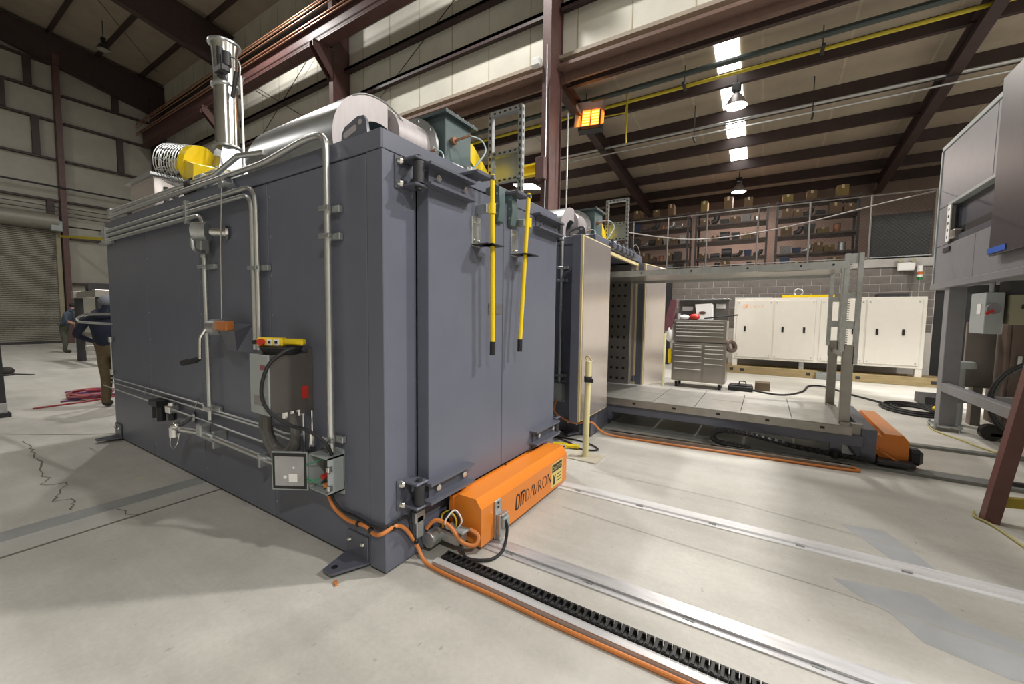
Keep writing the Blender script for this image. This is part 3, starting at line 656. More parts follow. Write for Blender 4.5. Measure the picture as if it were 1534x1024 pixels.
# low horizontal pipe
MB().tube(fillet([(-2.32, -.17, .53), (-2.1, -.1, .52), (-.92, -.1, .5), (-.8, -.12, .47), (-.72, -.14, .45)], .06, 4), .022, 10).build('pipe', CONDUIT, ov1)
MB().cyl((-2.1, -.1, .515), (-1.88, -.1, .51), .032, 12).box(-2.11, -2.03, -.14, -.06, .5, .6, .01).build('pipe_tee', GALV, ov1)
MB().box(-1.93, -1.9, -.1, -.002, .42, .56, .003).build('conduit_clamp', GALV, ov1); MB().box(-1.13, -1.1, -.14, -.06, .45, .54, .003).build('conduit_clamp', GALV, ov1)
e = MB().cyl((-2.36, -.2, .47), (-2.36, -.2, .55), .036, 14).sphere((-2.35, -.19, .555), .042, 12, 8).cyl((-2.36, -.17, .55), (-2.52, -.02, .57), .024, 12).cyl((-2.515, -.02, .57), (-2.51, -.003, .57), .052, 18).build('gas_cock', CHROME, ov1)
MB().tube(smooth([(-2.37, -.22, .48), (-2.36, -.23, .41), (-2.33, -.22, .38), (-2.31, -.2, .42), (-2.32, -.18, .5)], 5), .004, 6).build('chain', CHROME, e)
# handrail loop on the far end
MB().tube(fillet([(-4.72, .03, 1.475), (-5.5, -.06, 1.465), (-5.66, -.1, 1.41), (-5.5, -.11, 1.365), (-4.6, -.02, 1.36)], .12, 6), .014, 8).build('pipe_loop', CONDUIT, ov1)
for z in (1.18, .8): MB().cyl((-4.62, -.03, z-.03), (-4.62, -.03, z+.03), .022, 10).build('hinge', GALV, ov1)
MB().cyl((-4.62, -.03, .8), (-4.62, -.03, 1.18), .008, 6).build('hinge_rod', GALV, ov1)
# exhaust stack, fan, boxes on the roof
sx, sy = -2.7, .42
st = MB().tube([(sx, sy, 3.1), (sx, sy, 3.66)], .1, 28).tube([(sx, sy, 3.66), (sx, sy, 3.96), (sx, sy, 4.05)], .1, 28, rr=[.097, .105, .118]).build('exhaust_stack', CHROME, ov1)
for z, q in ((4.05, .135), (3.665, .122), (3.1, .125)): MB().cyl((sx, sy, z-.008), (sx, sy, z+.008), q, 28).build('stack_flange', ALUZ, st)
MB().add([(sx-.14, sy-.14, 2.84), (sx+.14, sy-.14, 2.84), (sx+.14, sy+.14, 2.84), (sx-.14, sy+.14, 2.84)] + [(sx+.1*math.cos(math.pi/4*k+math.pi*1.25), sy+.1*math.sin(math.pi/4*k+math.pi*1.25), 3.1) for k in range(8)],
         [(0,1,6,5,4), (1,2,8,7,6), (2,3,10,9,8), (3,0,4,11,10)]).build('stack_transition', ALUZ, st)
MB().box(sx-.2, sx+.2, sy-.2, sy+.2, 2.5, 2.84, .01).build('stack_base', TEAL, st)
MB().box(sx+.06, sx+.2, sy-.12, sy-.04, 3.72, 3.78, .008).cyl((sx+.09, sy-.08, 3.7), (sx+.09, sy-.08, 3.96), .03, 12).cyl((sx+.17, sy-.06, 3.78), (sx+.17, sy-.06, 3.9), .04, 12).cyl((sx+.22, sy-.04, 3.5), (sx+.26, sy-.02, 3.72), .018, 10).build('damper_actuator', DARK, st)
MB().tube(smooth([(sx+.18, sy-.05, 3.88), (sx+.28, sy, 3.8), (sx+.26, sy, 3.6), (sx+.32, sy+.02, 3.68)], 5), .007, 6).build('flexible_lead', GALV, st)
MB().cyl((sx+.3, sy, 2.52), (sx+.3, sy, 3.68), .012, 8).build('stack_conduit', CONDUIT, st)
fg = MB()
fx, fy, fz = -2.76, .2, 2.86
ax = Vector((-.88, -.36, .13)).normalized(); e1 = ax.cross(Vector((0, 0, 1))).normalized(); e2 = e1.cross(ax)
F0 = Vector((fx, fy, fz))
for k in range(11):
    fg.tube(arc(F0+ax*(.029*k), .185, 0, 2*math.pi, e1, e2, 20)[:-1], .004, 4, closed=True)
for q in (.04, .08, .12, .155): fg.tube(arc(F0+ax*.3, q, 0, 2*math.pi, e1, e2, 18)[:-1], .005, 4, closed=True)
for k in range(12):
    a = 2*math.pi*k/12; dd = e1*math.cos(a)+e2*math.sin(a); fg.tube([F0+dd*.185, F0+ax*.28+dd*.185, F0+ax*.3+dd*.17, F0+ax*.3], .004, 4)
g = fg.build('fan_cage', GALV, ov1)
MB().cyl(F0-ax*.04, F0+ax*.02, .19, 24).build('fan_body', YELLOW, ov1)
MB().cyl(F0, F0+ax*.22, .06, 16).build('fan_motor', YELLOW, g)
MB().bar(F0+Vector((.0, 0, -.03)), (-2.3, .12, 2.68), .26, .14).build('fan_shroud', YELLOW, ov1)
MB().box(-2.42, -2.1, .05, .35, 2.52, 2.7, .02).box(-2.36, -2.2, .0, .05, 2.54, 2.66, .01).build('gas_valve', GBOX, ov1)
MB().cyl((-2.46, .02, 2.6), (-2.38, .02, 2.6), .055, 14).build('pressure_switch', BLACK, ov1)
rb = MB().box(-4.3, -3.62, .12, .38, 2.5, 2.91, .006).build('roof_enclosure', STAIN, ov1)
MB().box(-4.34, -3.58, .08, .42, 2.91, 2.94, .004).build('enclosure_lid', ALUZ, rb)
MB().box(-3.62, -3.6, .2, .24, 2.66, 2.82, .004).cyl((-3.62, .29, 2.74), (-3.57, .29, 2.74), .025, 10).build('enclosure_latch', DARK, rb)
# ================================================================== CARTS, RAILS, CABLES
DG = lambda f: f
def glyphs(fn, h):
    # roman capitals D A V R O N drawn with thick and thin strokes; fn maps (x, y) to the surface
    tk, tn = .13*h, .045*h
    def A(cx, cy, rx, ry, a0, a1, n=10): return [(cx+rx*math.cos(math.radians(a0+(a1-a0)*i/n)), cy+ry*math.sin(math.radians(a0+(a1-a0)*i/n))) for i in range(n+1)]
    L = []; x = 0
    L += [([(x, 0), (x, h)], tk*.8), ([(x+.02*h, h)] + A(x+.16*h, h/2, .42*h, h/2, 80, -80) + [(x+.02*h, 0)], [tn]*3+[tk*.7]*7+[tn]*3)]; x += .78*h
    L += [([(x, 0), (x+.33*h, h)], tn), ([(x+.33*h, h), (x+.68*h, 0)], tk)]; x += .62*h
    L += [([(x, h), (x+.34*h, 0)], tk), ([(x+.34*h, 0), (x+.66*h, h)], tn)]; x += .88*h
    L += [([(x, 0), (x, h)], tk*.8), ([(x+.02*h, h)] + A(x+.14*h, .76*h, .24*h, .24*h, 80, -80) + [(x+.02*h, .52*h)], tk*.5), ([(x+.2*h, .5*h), (x+.6*h, 0)], tk)]; x += .78*h
    L += [(A(x+.4*h, h/2, .4*h, h/2, 100, 260), tk*.7), (A(x+.4*h, h/2, .4*h, h/2, 80, -80), tk*.7)]; x += 1.08*h
    L += [([(x, 0), (x, h)], tn), ([(x, h), (x+.6*h, 0)], tk), ([(x+.6*h, 0), (x+.6*h, h)], tn)]; x += .65*h
    return strokes(L, fn), x
def monogram(fn, h):
    w = .17*h
    sl = lambda pts: [(p[0]+.15*p[1], p[1]) for p in pts]
    L = [(sl([(0, 0), (0, h)]), w), (sl([(0, h), (.3*h, h), (.42*h, .78*h), (.42*h, .22*h), (.3*h, 0), (0, 0)]), w*.8),
         (sl([(.5*h, h), (1.15*h, h)]), w), (sl([(.68*h, 0), (.68*h, h)]), w), (sl([(1.0*h, 0), (1.0*h, .8*h)]), w)]
    return strokes(L, fn), 1.35*h
def drive_cover(root, x, y, w=1.3):
    # orange cover box: back at x, front at x+.27
    po = [(x+.02, .305), (x+.065, .315), (x+.08, .345), (x+.225, .345), (x+.27, .285), (x+.27, .04), (x+.06, .06), (x+.02, .15)]
    c = MB().prism(po, 'y', y, y+w).build('drive_cover', ORANGE, root, 20)
    MB().prism([(x+.005, .2), (x+.015, .325), (x+.04, .325), (x+.06, .12), (x+.005, .12)], 'y', y-.006, y+w+.006).build('cover_flange', ORANGE, root, 20)
    for q in (.1, .5, .9):
        MB().cyl((x+.03, y+w*q, .32), (x+.03, y+w*q, .33), .009, 6).build('screw', DARK, c)
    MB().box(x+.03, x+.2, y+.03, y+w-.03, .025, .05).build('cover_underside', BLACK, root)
    return c
rot_fn = lambda X: (lambda x, y: (X, x, y))
ct = thing('oven_cart', 'orange lettered drive cover of the cart parked in the near oven', 'cart', (.2, 1.1, 0))
c1 = drive_cover(ct, .06, .48)
X = .3315
gm, wd = monogram(lambda a, b: (X, .9+a, .115+b), .1); gm.build('logo', BLACK, c1)
gl, wd2 = glyphs(lambda a, b: (X, 1.045+a, .122+b), .088); gl.build('lettering', BLACK, c1)
LAB = mat('label_yellow', (.8, .66, .2), .45, var=.02)
MB().box(.33, .3325, 1.475, 1.685, .065, .265).build('caution_label', LAB, c1)
MB().box(.3325, .3332, 1.485, 1.675, .19, .258).build('label_header', BLACK, c1)
text_mb('CAUTION', .047, lambda a, b: (.334, 1.49+a*.93, .206+b)).build('label_word', LAB, c1)
for k in range(3): MB().box(.3326, .3332, 1.575, 1.665, .15-.028*k, .158-.028*k).build('label_line', BLACK, c1)
MB().prism([(1.5, .08), (1.545, .085), (1.54, .12), (1.555, .16), (1.535, .165), (1.525, .14), (1.515, .17), (1.5, .165), (1.51, .13)], 'x', .3326, .3332).build('label_pictogram', BLACK, c1)
bk = MB().box(.33, .342, .62, .69, .03, .29, .003).box(.34, .39, .635, .705, .19, .205, .003).box(.34, .375, .63, .715, .03, .2, .004).build('plug_bracket', GALV, ct)
MB().box(.372, .4, .64, .71, .1, .18, .006).build('plug', GBOX, bk)
for z in (.24, .27): MB().cyl((.342, .655, z), (.347, .655, z), .008, 6).build('screw', DARK, bk)
ml = MB().box(.02, .24, .36, .46, .07, .14, .01).cyl((.06, .28, .1), (.06, .44, .1), .05, 14).build('drive_motor', GALV, ct)
MB().box(.12, .27, .37, .44, .15, .17, .006).build('terminal_cover', GBOX, ml)
for k, (a, q) in enumerate(((.0, YELLOW), (.03, BLACK), (.05, WHITE), (.02, BLACK), (-.02, BLACK))):
    MB().tube(smooth([(.1+a, .38, .15), (.08+a*1.4, .39-a, .22), (.13+a, .4, .26+a*.4), (.18+a, .41, .22), (.19, .4, .15)], 4), .005, 5).build('motor_lead', q, ml)
MB().tube(smooth([(.03, .3, .16), (.08, .33, .215), (.17, .36, .19), (.26, .37, .11), (.33, .41, .09), (.33, .45, .13), (.27, .44, .165)], 6), .013, 8).build('motor_cable', CABO, ml)
MB().tube(smooth([(.39, .66, .17), (.41, .66, .12), (.42, .63, .04), (.44, .55, .012), (.42, .44, .012), (.3, .37, .02), (.24, .39, .08)], 6), .01, 8).build('plug_cable', RUBBER, bk)
# limit switch on near oven
ls = MB().box(.004, .05, .2, .26, .14, .28, .006).box(.01, .05, .19, .27, .24, .31, .004).build('limit_switch', GALV, ov1)
MB().tube([(.03, .23, .31), (.035, .245, .36), (.06, .25, .4)], .008, 6).build('switch_arm', CHROME, ls)
# rails
RAIL = mat('worn_steel_rail', (.6, .6, .61), .36, .45, var=.2, scale=6, stretch=(.6, 4, 4))
RAILD = mat('dark_steel_rail', (.26, .275, .265), .45, .2, var=.2, scale=6, stretch=(.6, 4, 4))
def rail(name, label, p0, p1, w, h, m, flange=True):
    t = thing(name, label, 'rail', (p0[0], p0[1], 0))
    MB().bar((*p0, h/2), (*p1, h/2), w*.82, h).build('rail_bar', m, t)
    if flange:
        d = Vector((p1[0]-p0[0], p1[1]-p0[1], 0)).normalized(); n = Vector((d.y, -d.x, 0))
        a = Vector((*p0, .004))+n*w*.5; b = Vector((*p1, .004))+n*w*.5
        MB().bar(a, b, w*.55, .008).build('rail_flange', m, t)
        for k in range(12):
            c = a.lerp(b, (k+.5)/12) ; MB().bar(c+Vector((-.025, 0, .004)), c+Vector((.025, 0, .004)), .014, .006).build('rail_clip', RAILD, t)
    return t
rail('floor_rail', 'bright worn steel floor rail running out from the caution-labelled end of the orange cover', (-.3, 1.715), (6.0, 1.83), .11, .022, mat('polished_rail', (.82, .82, .82), .38, .15, var=.12, scale=7, stretch=(.6, 4, 4)))
rail('floor_rail', 'flat grey steel floor rail next to the black drag chain', (-.3, .61), (6.0, .72), .11, .02, RAIL)
rail('floor_rail', 'dark rail plate under the near edge of the rolled-out rack', (-.2, 3.93), (7, 3.93), .22, .03, RAILD, False)
rail('floor_rail', 'dark rail under the far edge of the rolled-out rack', (-.2, 5.12), (7, 5.12), .12, .03, RAILD, False)
# near cable tray, drag chain, orange cable
ty = .285
tray = thing('cable_tray', 'shiny aluminium cable tray strip on floor in front of near oven', 'tray', (.2, ty, 0))
MB().box(.16, 3.4, ty-.07, ty-.062, 0, .03).box(.16, 3.4, ty-.07, ty+.06, 0, .006).box(.16, 3.4, ty-.07, ty-.022, .028, .034).build('tray_channel', mat('aluminium_strip', (.68, .68, .68), .35, .35, var=.08, scale=8, stretch=(.5, 4, 4)), tray)
ch = thing('drag_chain', 'black plastic drag chain lying in the shiny aluminium tray', 'cable chain', (.2, ty+.02, .006))
lk = None
for k in range(82):
    x = .18+.038*k
    if lk is None:
        lk = MB().box(x, x+.034, ty-.018, ty-.008, .007, .045).box(x, x+.034, ty+.044, ty+.054, .007, .045).box(x+.006, x+.02, ty-.014, ty+.05, .04, .048).box(x+.006, x+.02, ty-.014, ty+.05, .007, .012).build('chain_link', BLACK, ch)
    else: inst(lk, ch, (.038*k, 0, 0))
MB().box(.18, 3.3, ty-.012, ty+.05, .012, .02).build('chain_floor', mat('chain_inner', (.1, .1, .1), .5), ch)
oc = thing('orange_cable', 'orange cable hanging from open grey junction box and along the aluminium floor tray', 'cable', (-.45, -.04, 0))
MB().tube(smooth([(-.46, -.06, .43), (-.45, -.045, .36), (-.42, -.03, .3), (-.29, -.03, .265), (-.14, -.03, .275), (-.06, -.03, .25), (0, -.025, .265), (.025, .05, .285), (.03, .12, .24), (.04, .2, .11), (.12, .2, .02), (.3, .188, .012), (.62, .192, .012), (1.0, .188, .012), (1.62, .196, .012), (2.4, .192, .012), (3.3, .19, .012)], 8), .0115, 10).build('cable_sheath', CABO, oc)
for p in ((-.2, -.032, .27), (-.09, -.03, .262), (.02, .04, .28), (.045, .195, .13)): MB().sphere(p, .018, 8, 6).build('cable_tie', BLACK, oc)
bc = tag(MB().tube(smooth([(-.42, -.06, .43), (-.42, -.04, .36), (-.36, -.02, .3), (-.24, -.02, .3), (-.1, -.025, .29), (0, -.015, .3), (.02, .08, .31), (.025, .15, .3), (.03, .17, .2), (.04, .2, .12)], 6), .008, 8).build('black_cable', RUBBER), 'thin black cable tied beside the orange cable around oven corner', 'cable')
tag(MB().prism([(-.2, -.2), (-.16, -.215), (-.155, -.2), (-.19, -.185)], 'z', 0, .012).build('cable_scrap', CABO), 'small orange scrap on floor by the oven anchor bracket', 'scrap')
tag(MB().prism([(-3.0, -.30), (-2.93, -.24), (-2.92, -.25), (-2.99, -.31)], 'z', 0, .006).build('wood_sliver', mat('pale_wood', (.6, .5, .3), .8)), 'pale wood sliver on floor beside the long oven side', 'scrap')
# pendant resting on control box
def pendant(label, loc, yaw, pitch=0.):
    t = thing('pendant_control', label, 'controller', loc)
    M = Matrix.Translation(Vector(loc)) @ Matrix.Rotation(yaw, 4, 'Z') @ Matrix.Rotation(pitch, 4, 'Y')
    def put(mb, n, m): mb.v = [tuple(M @ Vector(v)) for v in mb.v]; return mb.build(n, m, t)
    put(MB().box(-.14, .04, -.03, .03, 0, .055, .01), 'pendant_body', YELLOW)
    put(MB().box(.035, .17, -.024, .024, .01, .05, .01), 'pendant_handle', YELLOW)
    put(MB().cyl((-.095, -.03, .028), (-.095, -.05, .028), .022, 14), 'stop_button', RED)
    put(MB().box(-.06, -.025, -.034, -.03, .008, .047), 'button_plate', WHITE)
    put(MB().box(-.015, .02, -.034, -.03, .008, .047), 'button_plate', WHITE)
    put(MB().box(-.05, -.035, -.037, -.034, .02, .036), 'push_button', BLACK)
    put(MB().box(-.006, .011, -.037, -.034, .02, .036), 'push_button', BLACK)
    put(MB().tube([(-.14, 0, .028), (-.18, 0, .022)], .014, 8), 'strain_relief', BLACK)
    return t
pd = pendant('yellow pendant controller lying on top of the grey control box', (-.79, -.15, 1.305), math.radians(25))
lp = MB()
for k in range(4):
    lp.tube([(-.8+(.12+.008*k)*math.cos(a), -.135+(.09+.006*k)*math.sin(a), 1.268+.011*k) for a in [2*math.pi*i/20 for i in range(20)]], .007, 6, closed=True)
lp.build('cable_coil', RUBBER, pd)
MB().tube(smooth([(-.66, -.13, 1.30), (-.655, -.2, 1.28), (-.68, -.28, 1.2), (-.7, -.31, 1.05), (-.68, -.28, .93), (-.6, -.2, .84), (-.5, -.16, .82), (-.42, -.1, .75), (-.4, -.06, .66)], 7), .011, 8).build('pendant_cable', RUBBER, pd)
pd2 = pendant('yellow pendant controller lying on floor behind the cream post base', (-.1, 2.68, .0), math.radians(15))
MB().tube(smooth([(-.4, 2.7, .012), (-.6, 2.9, .012), (-.2, 3.0, .012), (.1, 2.95, .012), (.26, 2.8, .012), (.1, 2.72, .012), (-.1, 2.85, .012), (-.45, 3.0, .02)], 7), .009, 6).build('pendant_cable', RUBBER, pd2)
# cream posts
def floor_post(label, x, y, h, plate=True):
    t = thing('floor_post', label, 'post', (x, y, 0))
    if plate: MB().box(x-.17, x+.17, y-.14, y+.14, 0, .012, .003).build('base_plate', mat('plate_cream', (.55, .5, .4), .6, var=.2), t)
    MB().cyl((x, y, .01), (x+.012, y, h), .032, 16).build('post_tube', POSTY, t)
    return t
t = floor_post('cream floor post with hook on square plate beside the orange cover', .22, 2.52, 1.04)
MB().tube(smooth([(.23, 2.52, 1.03), (.21, 2.49, 1.08), (.25, 2.47, 1.1), (.28, 2.49, 1.05)], 4), .008, 6).build('hook', GASK, t)
MB().cyl((.23, 2.52, .82), (.23, 2.52, .88), .042, 14).box(.23, .3, 2.48, 2.5, .82, .86, .004).build('clamp', DARK, t)
floor_post('slim cream floor post by the steel tool chest', -.02, 7.55, 1.17, False)
# far oven cable tray, chain loop and cable
tr2 = thing('cable_tray', 'narrow steel cable tray on floor along the rolled-out rack', 'tray', (.1, 3.55, 0))
MB().bar((.08, 3.52, .02), (2.6, 3.72, .02), .1, .04).build('tray_channel', RACK, tr2)
MB().bar((.08, 3.51, .042), (2.6, 3.71, .042), .05, .008).build('tray_lip', CHROME, tr2)
tag(MB().tube(smooth([(-.42, 3.1, .45), (-.4, 3.05, .3), (-.2, 3.12, .18), (.02, 3.2, .2), (.1, 3.33, .08), (.25, 3.42, .015), (.9, 3.46, .015), (1.7, 3.54, .015), (2.55, 3.62, .015), (2.66, 3.68, .015), (2.6, 3.75, .015)], 7), .013, 8).build('orange_cable', CABO), 'orange cable lying along the tray of the rolled-out rack', 'cable')
lc = thing('drag_chain', 'black drag chain looping beside the rolled-out rack', 'cable chain', (1.4, 3.85, 0))
pts = smooth([(1.7, 3.72, .05), (1.42, 3.72, .06), (1.33, 3.73, .12), (1.42, 3.74, .2), (1.7, 3.75, .2), (2.2, 3.8, .12), (2.8, 3.85, .08)], 8)
MB().tube(pts, .026, 4).build('chain_body', BLACK, lc)
rb = MB()
for i in range(0, len(pts)-1, 1): rb.sphere(pts[i], .033, 5, 4)
rb.build('chain_ribs', BLACK, lc)['kind'] = 'stuff'
# rolled-out rack
rk = thing('load_rack', 'rolled-out steel load rack with deck, top shelf and orange drive cover', 'rack', (1.3, 4.6, 0))
drive_cover(rk, 2.82, 4.0, 1.28)
MB().box(2.7, 2.83, 3.92, 5.3, .05, .385, .006).build('end_beam', OVEN, rk)
MB().box(2.83, 3.12, 3.86, 4.0, .05, .1, .01).build('motor_mount', DARK, rk)
MB().tube(smooth([(2.84, 3.98, .18), (2.95, 3.94, .12), (3.05, 3.92, .06), (3.15, 3.95, .05)], 5), .01, 6).build('motor_cable', CABO, rk)
MB().box(3.08, 3.2, 3.98, 4.12, .06, .22, .03).build('limit_box', BLACK, rk)
for yy in (3.9, 5.1): MB().box(-.3, 2.72, yy, yy+.06, .195, .31, .004).build('side_beam', OVEN, rk)
for x in (.2, .75, 1.3, 1.85, 2.4): MB().box(x, x+.06, 3.96, 5.1, .22, .29).build('cross_beam', OVEN, rk)
for yy in (3.86, 5.16): MB().box(-.4, 2.62, yy-.01, yy+.03, .312, .405, .003).build('deck_edge', RACK, rk)
xs = [-.4, .1, .6, 1.1, 1.6, 2.1, 2.6]
for a, b in zip(xs[:-1], xs[1:]):
    MB().box(a+.003, b-.003, 3.86, 4.52, .39, .41, .002).build('deck_plate', DECK, rk)
    MB().box(a+.003, b-.003, 4.526, 5.18, .39, .41, .002).build('deck_plate', DECK, rk)
for x in (.35, .85, 1.35, 1.85, 2.35): MB().box(x, x+.04, 3.845, 3.852, .35, .375).build('deck_slot', BLACK, rk)
for x in (0., 2.5):
    for yy in (3.9, 5.12): MB().cyl((x, yy, .09), (x, yy+.04, .09), .06, 16).build('wheel', DARK, rk)
    MB().box(x-.05, x+.05, 3.9, 3.96, .09, .2).build('wheel_fork', OVEN, rk); MB().box(x-.05, x+.05, 5.1, 5.16, .09, .2).build('wheel_fork', OVEN, rk)
# end uprights: slim lower post, wide slotted upper channel, diagonal gusset
for yy in (3.92, 5.02):
    MB().box(2.51, 2.6, yy-.01, yy+.07, .41, 1.25, .003).build('upright_post', RACK, rk)
    m = MB()
    for z0, z1 in ((1.05, 1.18), (1.42, 1.5), (1.74, 1.8), (2.1, 2.2)): m.box(2.5, 2.62, yy+.02, yy+.03, z0, z1)
    m.box(2.48, 2.52, yy-.01, yy+.06, 1.18, 2.2).box(2.59, 2.63, yy-.01, yy+.06, 1.05, 2.2)
    m.bar((2.51, yy+.025, 1.2), (2.61, yy+.025, 1.06), .05, .02)
    m.build('upright_channel', GALV, rk)
MB().box(2.54, 2.57, 3.96, 5.04, 1.1, 1.14).build('tie_bar', RACK, rk)
MB().box(2.52, 2.6, 3.86, 5.18, .41, .44).build('base_angle', RACK, rk)
MB().box(2.62, 2.72, 3.94, 4.02, .2, .42, .003).build('end_bracket', RACK, rk)
lad = MB()
for k in range(40): lad.box(2.53, 2.545, 3.97, 4.0, 1.2+.024*k, 1.21+.024*k)
lad.build('adjustment_teeth', RACK, rk)['kind'] = 'stuff'
tp = MB().box(-.4, 2.5, 3.9, 5.1, 2.085, 2.1).build('top_shelf', RACK, rk)
MB().box(-.4, 2.5, 3.885, 3.9, 2.05, 2.125).build('shelf_lip', GALV, rk)
MB().box(-.4, 2.5, 5.1, 5.115, 2.05, 2.125).build('shelf_lip', GALV, rk)
for x in (.4, 1.0, 1.6, 2.1, 2.38): MB().cyl((x, 3.88, 2.09), (x, 3.886, 2.09), .012, 8).build('bolt', DARK, rk)
MB().tube(smooth([(1.7, 3.98, 2.06), (2.0, 4.0, 2.055), (2.3, 4.0, 2.07), (2.5, 3.98, 2.1)], 4), .008, 6).build('support_rod', RACK, rk)
# ================================================================== LEAN-TO FITTINGS
def bay_lamp(label, x, y, z, top, lit, watts=0, col=(1, .93, .85), group=None):
    t = thing('high_bay_lamp', label, 'lamp', (x, y, z))
    n = 28; prof = [(.225, 0), (.215, .03), (.16, .15), (.1, .24), (.07, .27)]
    m = MB()
    for (a, za), (b, zb) in zip(prof[:-1], prof[1:]): m.tube([(x, y, z+za), (x, y, z+zb)], a, n, rr=[a, b], caps=False)
    m.build('reflector', mat('lamp_reflector', (.32, .3, .3), .35, .5) if lit else DARK, t)
    MB().cyl((x, y, z+.004), (x, y, z+.012), .21, n).build('lens', LAMP if lit else mat('dull_lens', (.3, .28, .25), .2), t)
    MB().cyl((x, y, z+.26), (x, y, z+.34), .06, 14).box(x-.09, x+.09, y-.07, y+.07, z+.33, z+.48, .015).build('ballast', BLACK, t)
    MB().cyl((x, y, z+.46), (x, y, top), .015, 8).build('hanger', DARK, t)
    if lit:
        l = high_bay(x, y, z-.01, watts, col, .4); l.name = 'lamp_light'
    return t
bay_lamp('lit high bay lamp hanging in line with the roof skylights', 1.03, 9.0, 6.22, 7.1, True, 600)
bay_lamp('lit high bay lamp glowing pinkish above the mezzanine racks', .84, 14.5, 5.8, 6.5, True, 300, (1, .8, .7))
bay_lamp('unlit dark high bay lamp under the roof at far left', -21.5, 4.15, 12.05, 13.2, False)
hp = thing('gas_heater', 'square infrared gas heater glowing orange beside the brown column', 'heater', (-2.2, 8.3, 6.5))
HM = Matrix.Translation((-2.12, 8.3, 6.47)) @ Matrix.Rotation(math.radians(12), 4, 'Z') @ Matrix.Rotation(math.radians(-18), 4, 'X')
def hput(mb, n, m, par=hp): mb.v = [tuple(HM @ Vector(v)) for v in mb.v]; return mb.build(n, m, par)
o, i_ = [(-.36, -.36), (.36, -.36), (.36, .36), (-.36, .36)], [(-.24, -.25), (.24, -.25), (.24, .25), (-.24, .25)]
hput(MB().add([(a, -.12, b) for a, b in o] + [(a, .06, b) for a, b in i_], [(k, (k+1) % 4, 4+(k+1) % 4, 4+k) for k in range(4)]), 'reflector', mat('heater_reflector', (.5, .45, .42), .25, .8))
hput(MB().box(-.3, .3, .07, .25, -.3, .3, .01), 'casing', DARK)
for a, b in ((-.21, -.015), (.015, .21)):
    q = hput(MB().box(a, b, .03, .06, -.23, .23), 'burner', HEAT)
    for k in range(5): hput(MB().box(a+.015, b-.015, .024, .03, -.2+.085*k, -.165+.085*k), 'burner_row', HEATD, q)
MB().tube([(-2.0, 8.5, 6.5), (-1.3, 8.5, 6.45), (-1.25, 8.5, 6.9)], .018, 6).build('gas_feed', PIPEY, hp)
MB().cyl((-2.3, 8.45, 6.7), (-2.3, 8.45, 7.15), .01, 6).build('hanger_rod', DARK, hp)
tag(MB().cyl((-9.5, 8.6, 6.74), (12.5, 8.6, 6.74), .038, 8).build('gas_pipe', PIPEY), 'long yellow gas pipe under the lean-to roof', 'pipe')
tag(MB().cyl((-9.5, 8.35, 6.88), (12.5, 8.35, 6.88), .06, 10).build('green_pipe', PIPEG), 'dark green pipe above the yellow gas pipe', 'pipe')
tag(MB().cyl((-9.5, 10.0, 6.16), (12.5, 10.0, 6.16), .02, 8).build('steel_conduit', GALV), 'lowest thin steel conduit hung under lean-to purlins', 'conduit')
tag(MB().cyl((-9.5, 10.2, 6.42), (12.5, 10.2, 6.42), .03, 8).build('steel_conduit', GALV), 'thicker steel conduit hung just above the lowest conduit', 'conduit')
tag(MB().cyl((-9.5, 10.12, 6.33), (12.5, 10.12, 6.33), .014, 6).build('dark_conduit', DARK), 'thin dark conduit between two hung steel conduits', 'conduit')
tag(MB().cyl((-1.28, 8.55, 5.75), (-1.28, 8.55, 7.05), .022, 8).build('gas_drop', PIPEY), 'vertical yellow gas drop beside the glowing heater', 'pipe')
for nm, x in (('threaded hanger rods nearest the brown column', .02), ('threaded hanger rods right of the skylights', 2.5)):
    t = thing('pipe_hanger', nm, 'hanger', (x, 9.2, 6.1))
    MB().cyl((x, 8.5, 6.66), (x, 8.5, 7.14), .01, 6).build('rod', DARK, t); MB().cyl((x, 10.1, 6.1), (x, 10.1, 6.97), .01, 6).build('rod', DARK, t)
    MB().box(x-.02, x+.02, 9.95, 10.28, 6.1, 6.13).build('trapeze', DARK, t); MB().box(x-.03, x+.03, 8.3, 8.65, 6.66, 6.7).build('trapeze', DARK, t)
tag(MB().box(-2.80, -2.58, 6.45, 6.6, 6.93, 7.1, .02).build('emergency_light', WHITE), 'white box mounted high on the brown column', 'light')
tag(MB().tube(fillet([(-2.45, 6.56, .2), (-2.45, 6.56, 6.6), (-2.42, 6.5, 6.9), (-2.42, 6.5, 7.3)], .1, 3), .014, 6).build('column_conduit', GALV), 'thin conduit running up the brown column', 'conduit')
tag(MB().cyl((-2.2, 7.15, .1), (-2.2, 7.15, 6.1), .02, 8).build('stand_pipe', GALV), 'grey standpipe right behind the brown column', 'pipe')
jb = thing('jib_beam', 'yellow jib beam bracketed to the brown column behind near oven', 'beam', (-2.7, 6.5, 4.6))
MB().box(-5.2, -2.62, 6.44, 6.6, 4.82, 4.86).box(-5.2, -2.62, 6.44, 6.6, 4.62, 4.66).box(-5.2, -2.62, 6.515, 6.525, 4.64, 4.84).build('beam', YELLOW, jb)
MB().box(-2.64, -2.42, 6.44, 6.6, 4.5, 4.98, .01).build('bracket', REDB, jb)
ft = thing('panel_light', 'bright white ceiling panel light glimpsed behind the strut frame', 'lamp', (-5.5, 11, 6))
HM2 = [(-5.9, 10.75, 6.06), (-5.1, 10.75, 5.94), (-5.1, 11.35, 5.94), (-5.9, 11.35, 6.06)]
MB().add(HM2 + [(x, y, z+.05) for x, y, z in HM2], [(0,1,2,3), (7,6,5,4), (0,4,5,1), (1,5,6,2), (2,6,7,3), (3,7,4,0)]).build('diffuser', mat('panel_diffuser', (1, .98, .95), .5, emit=10, var=0), ft)
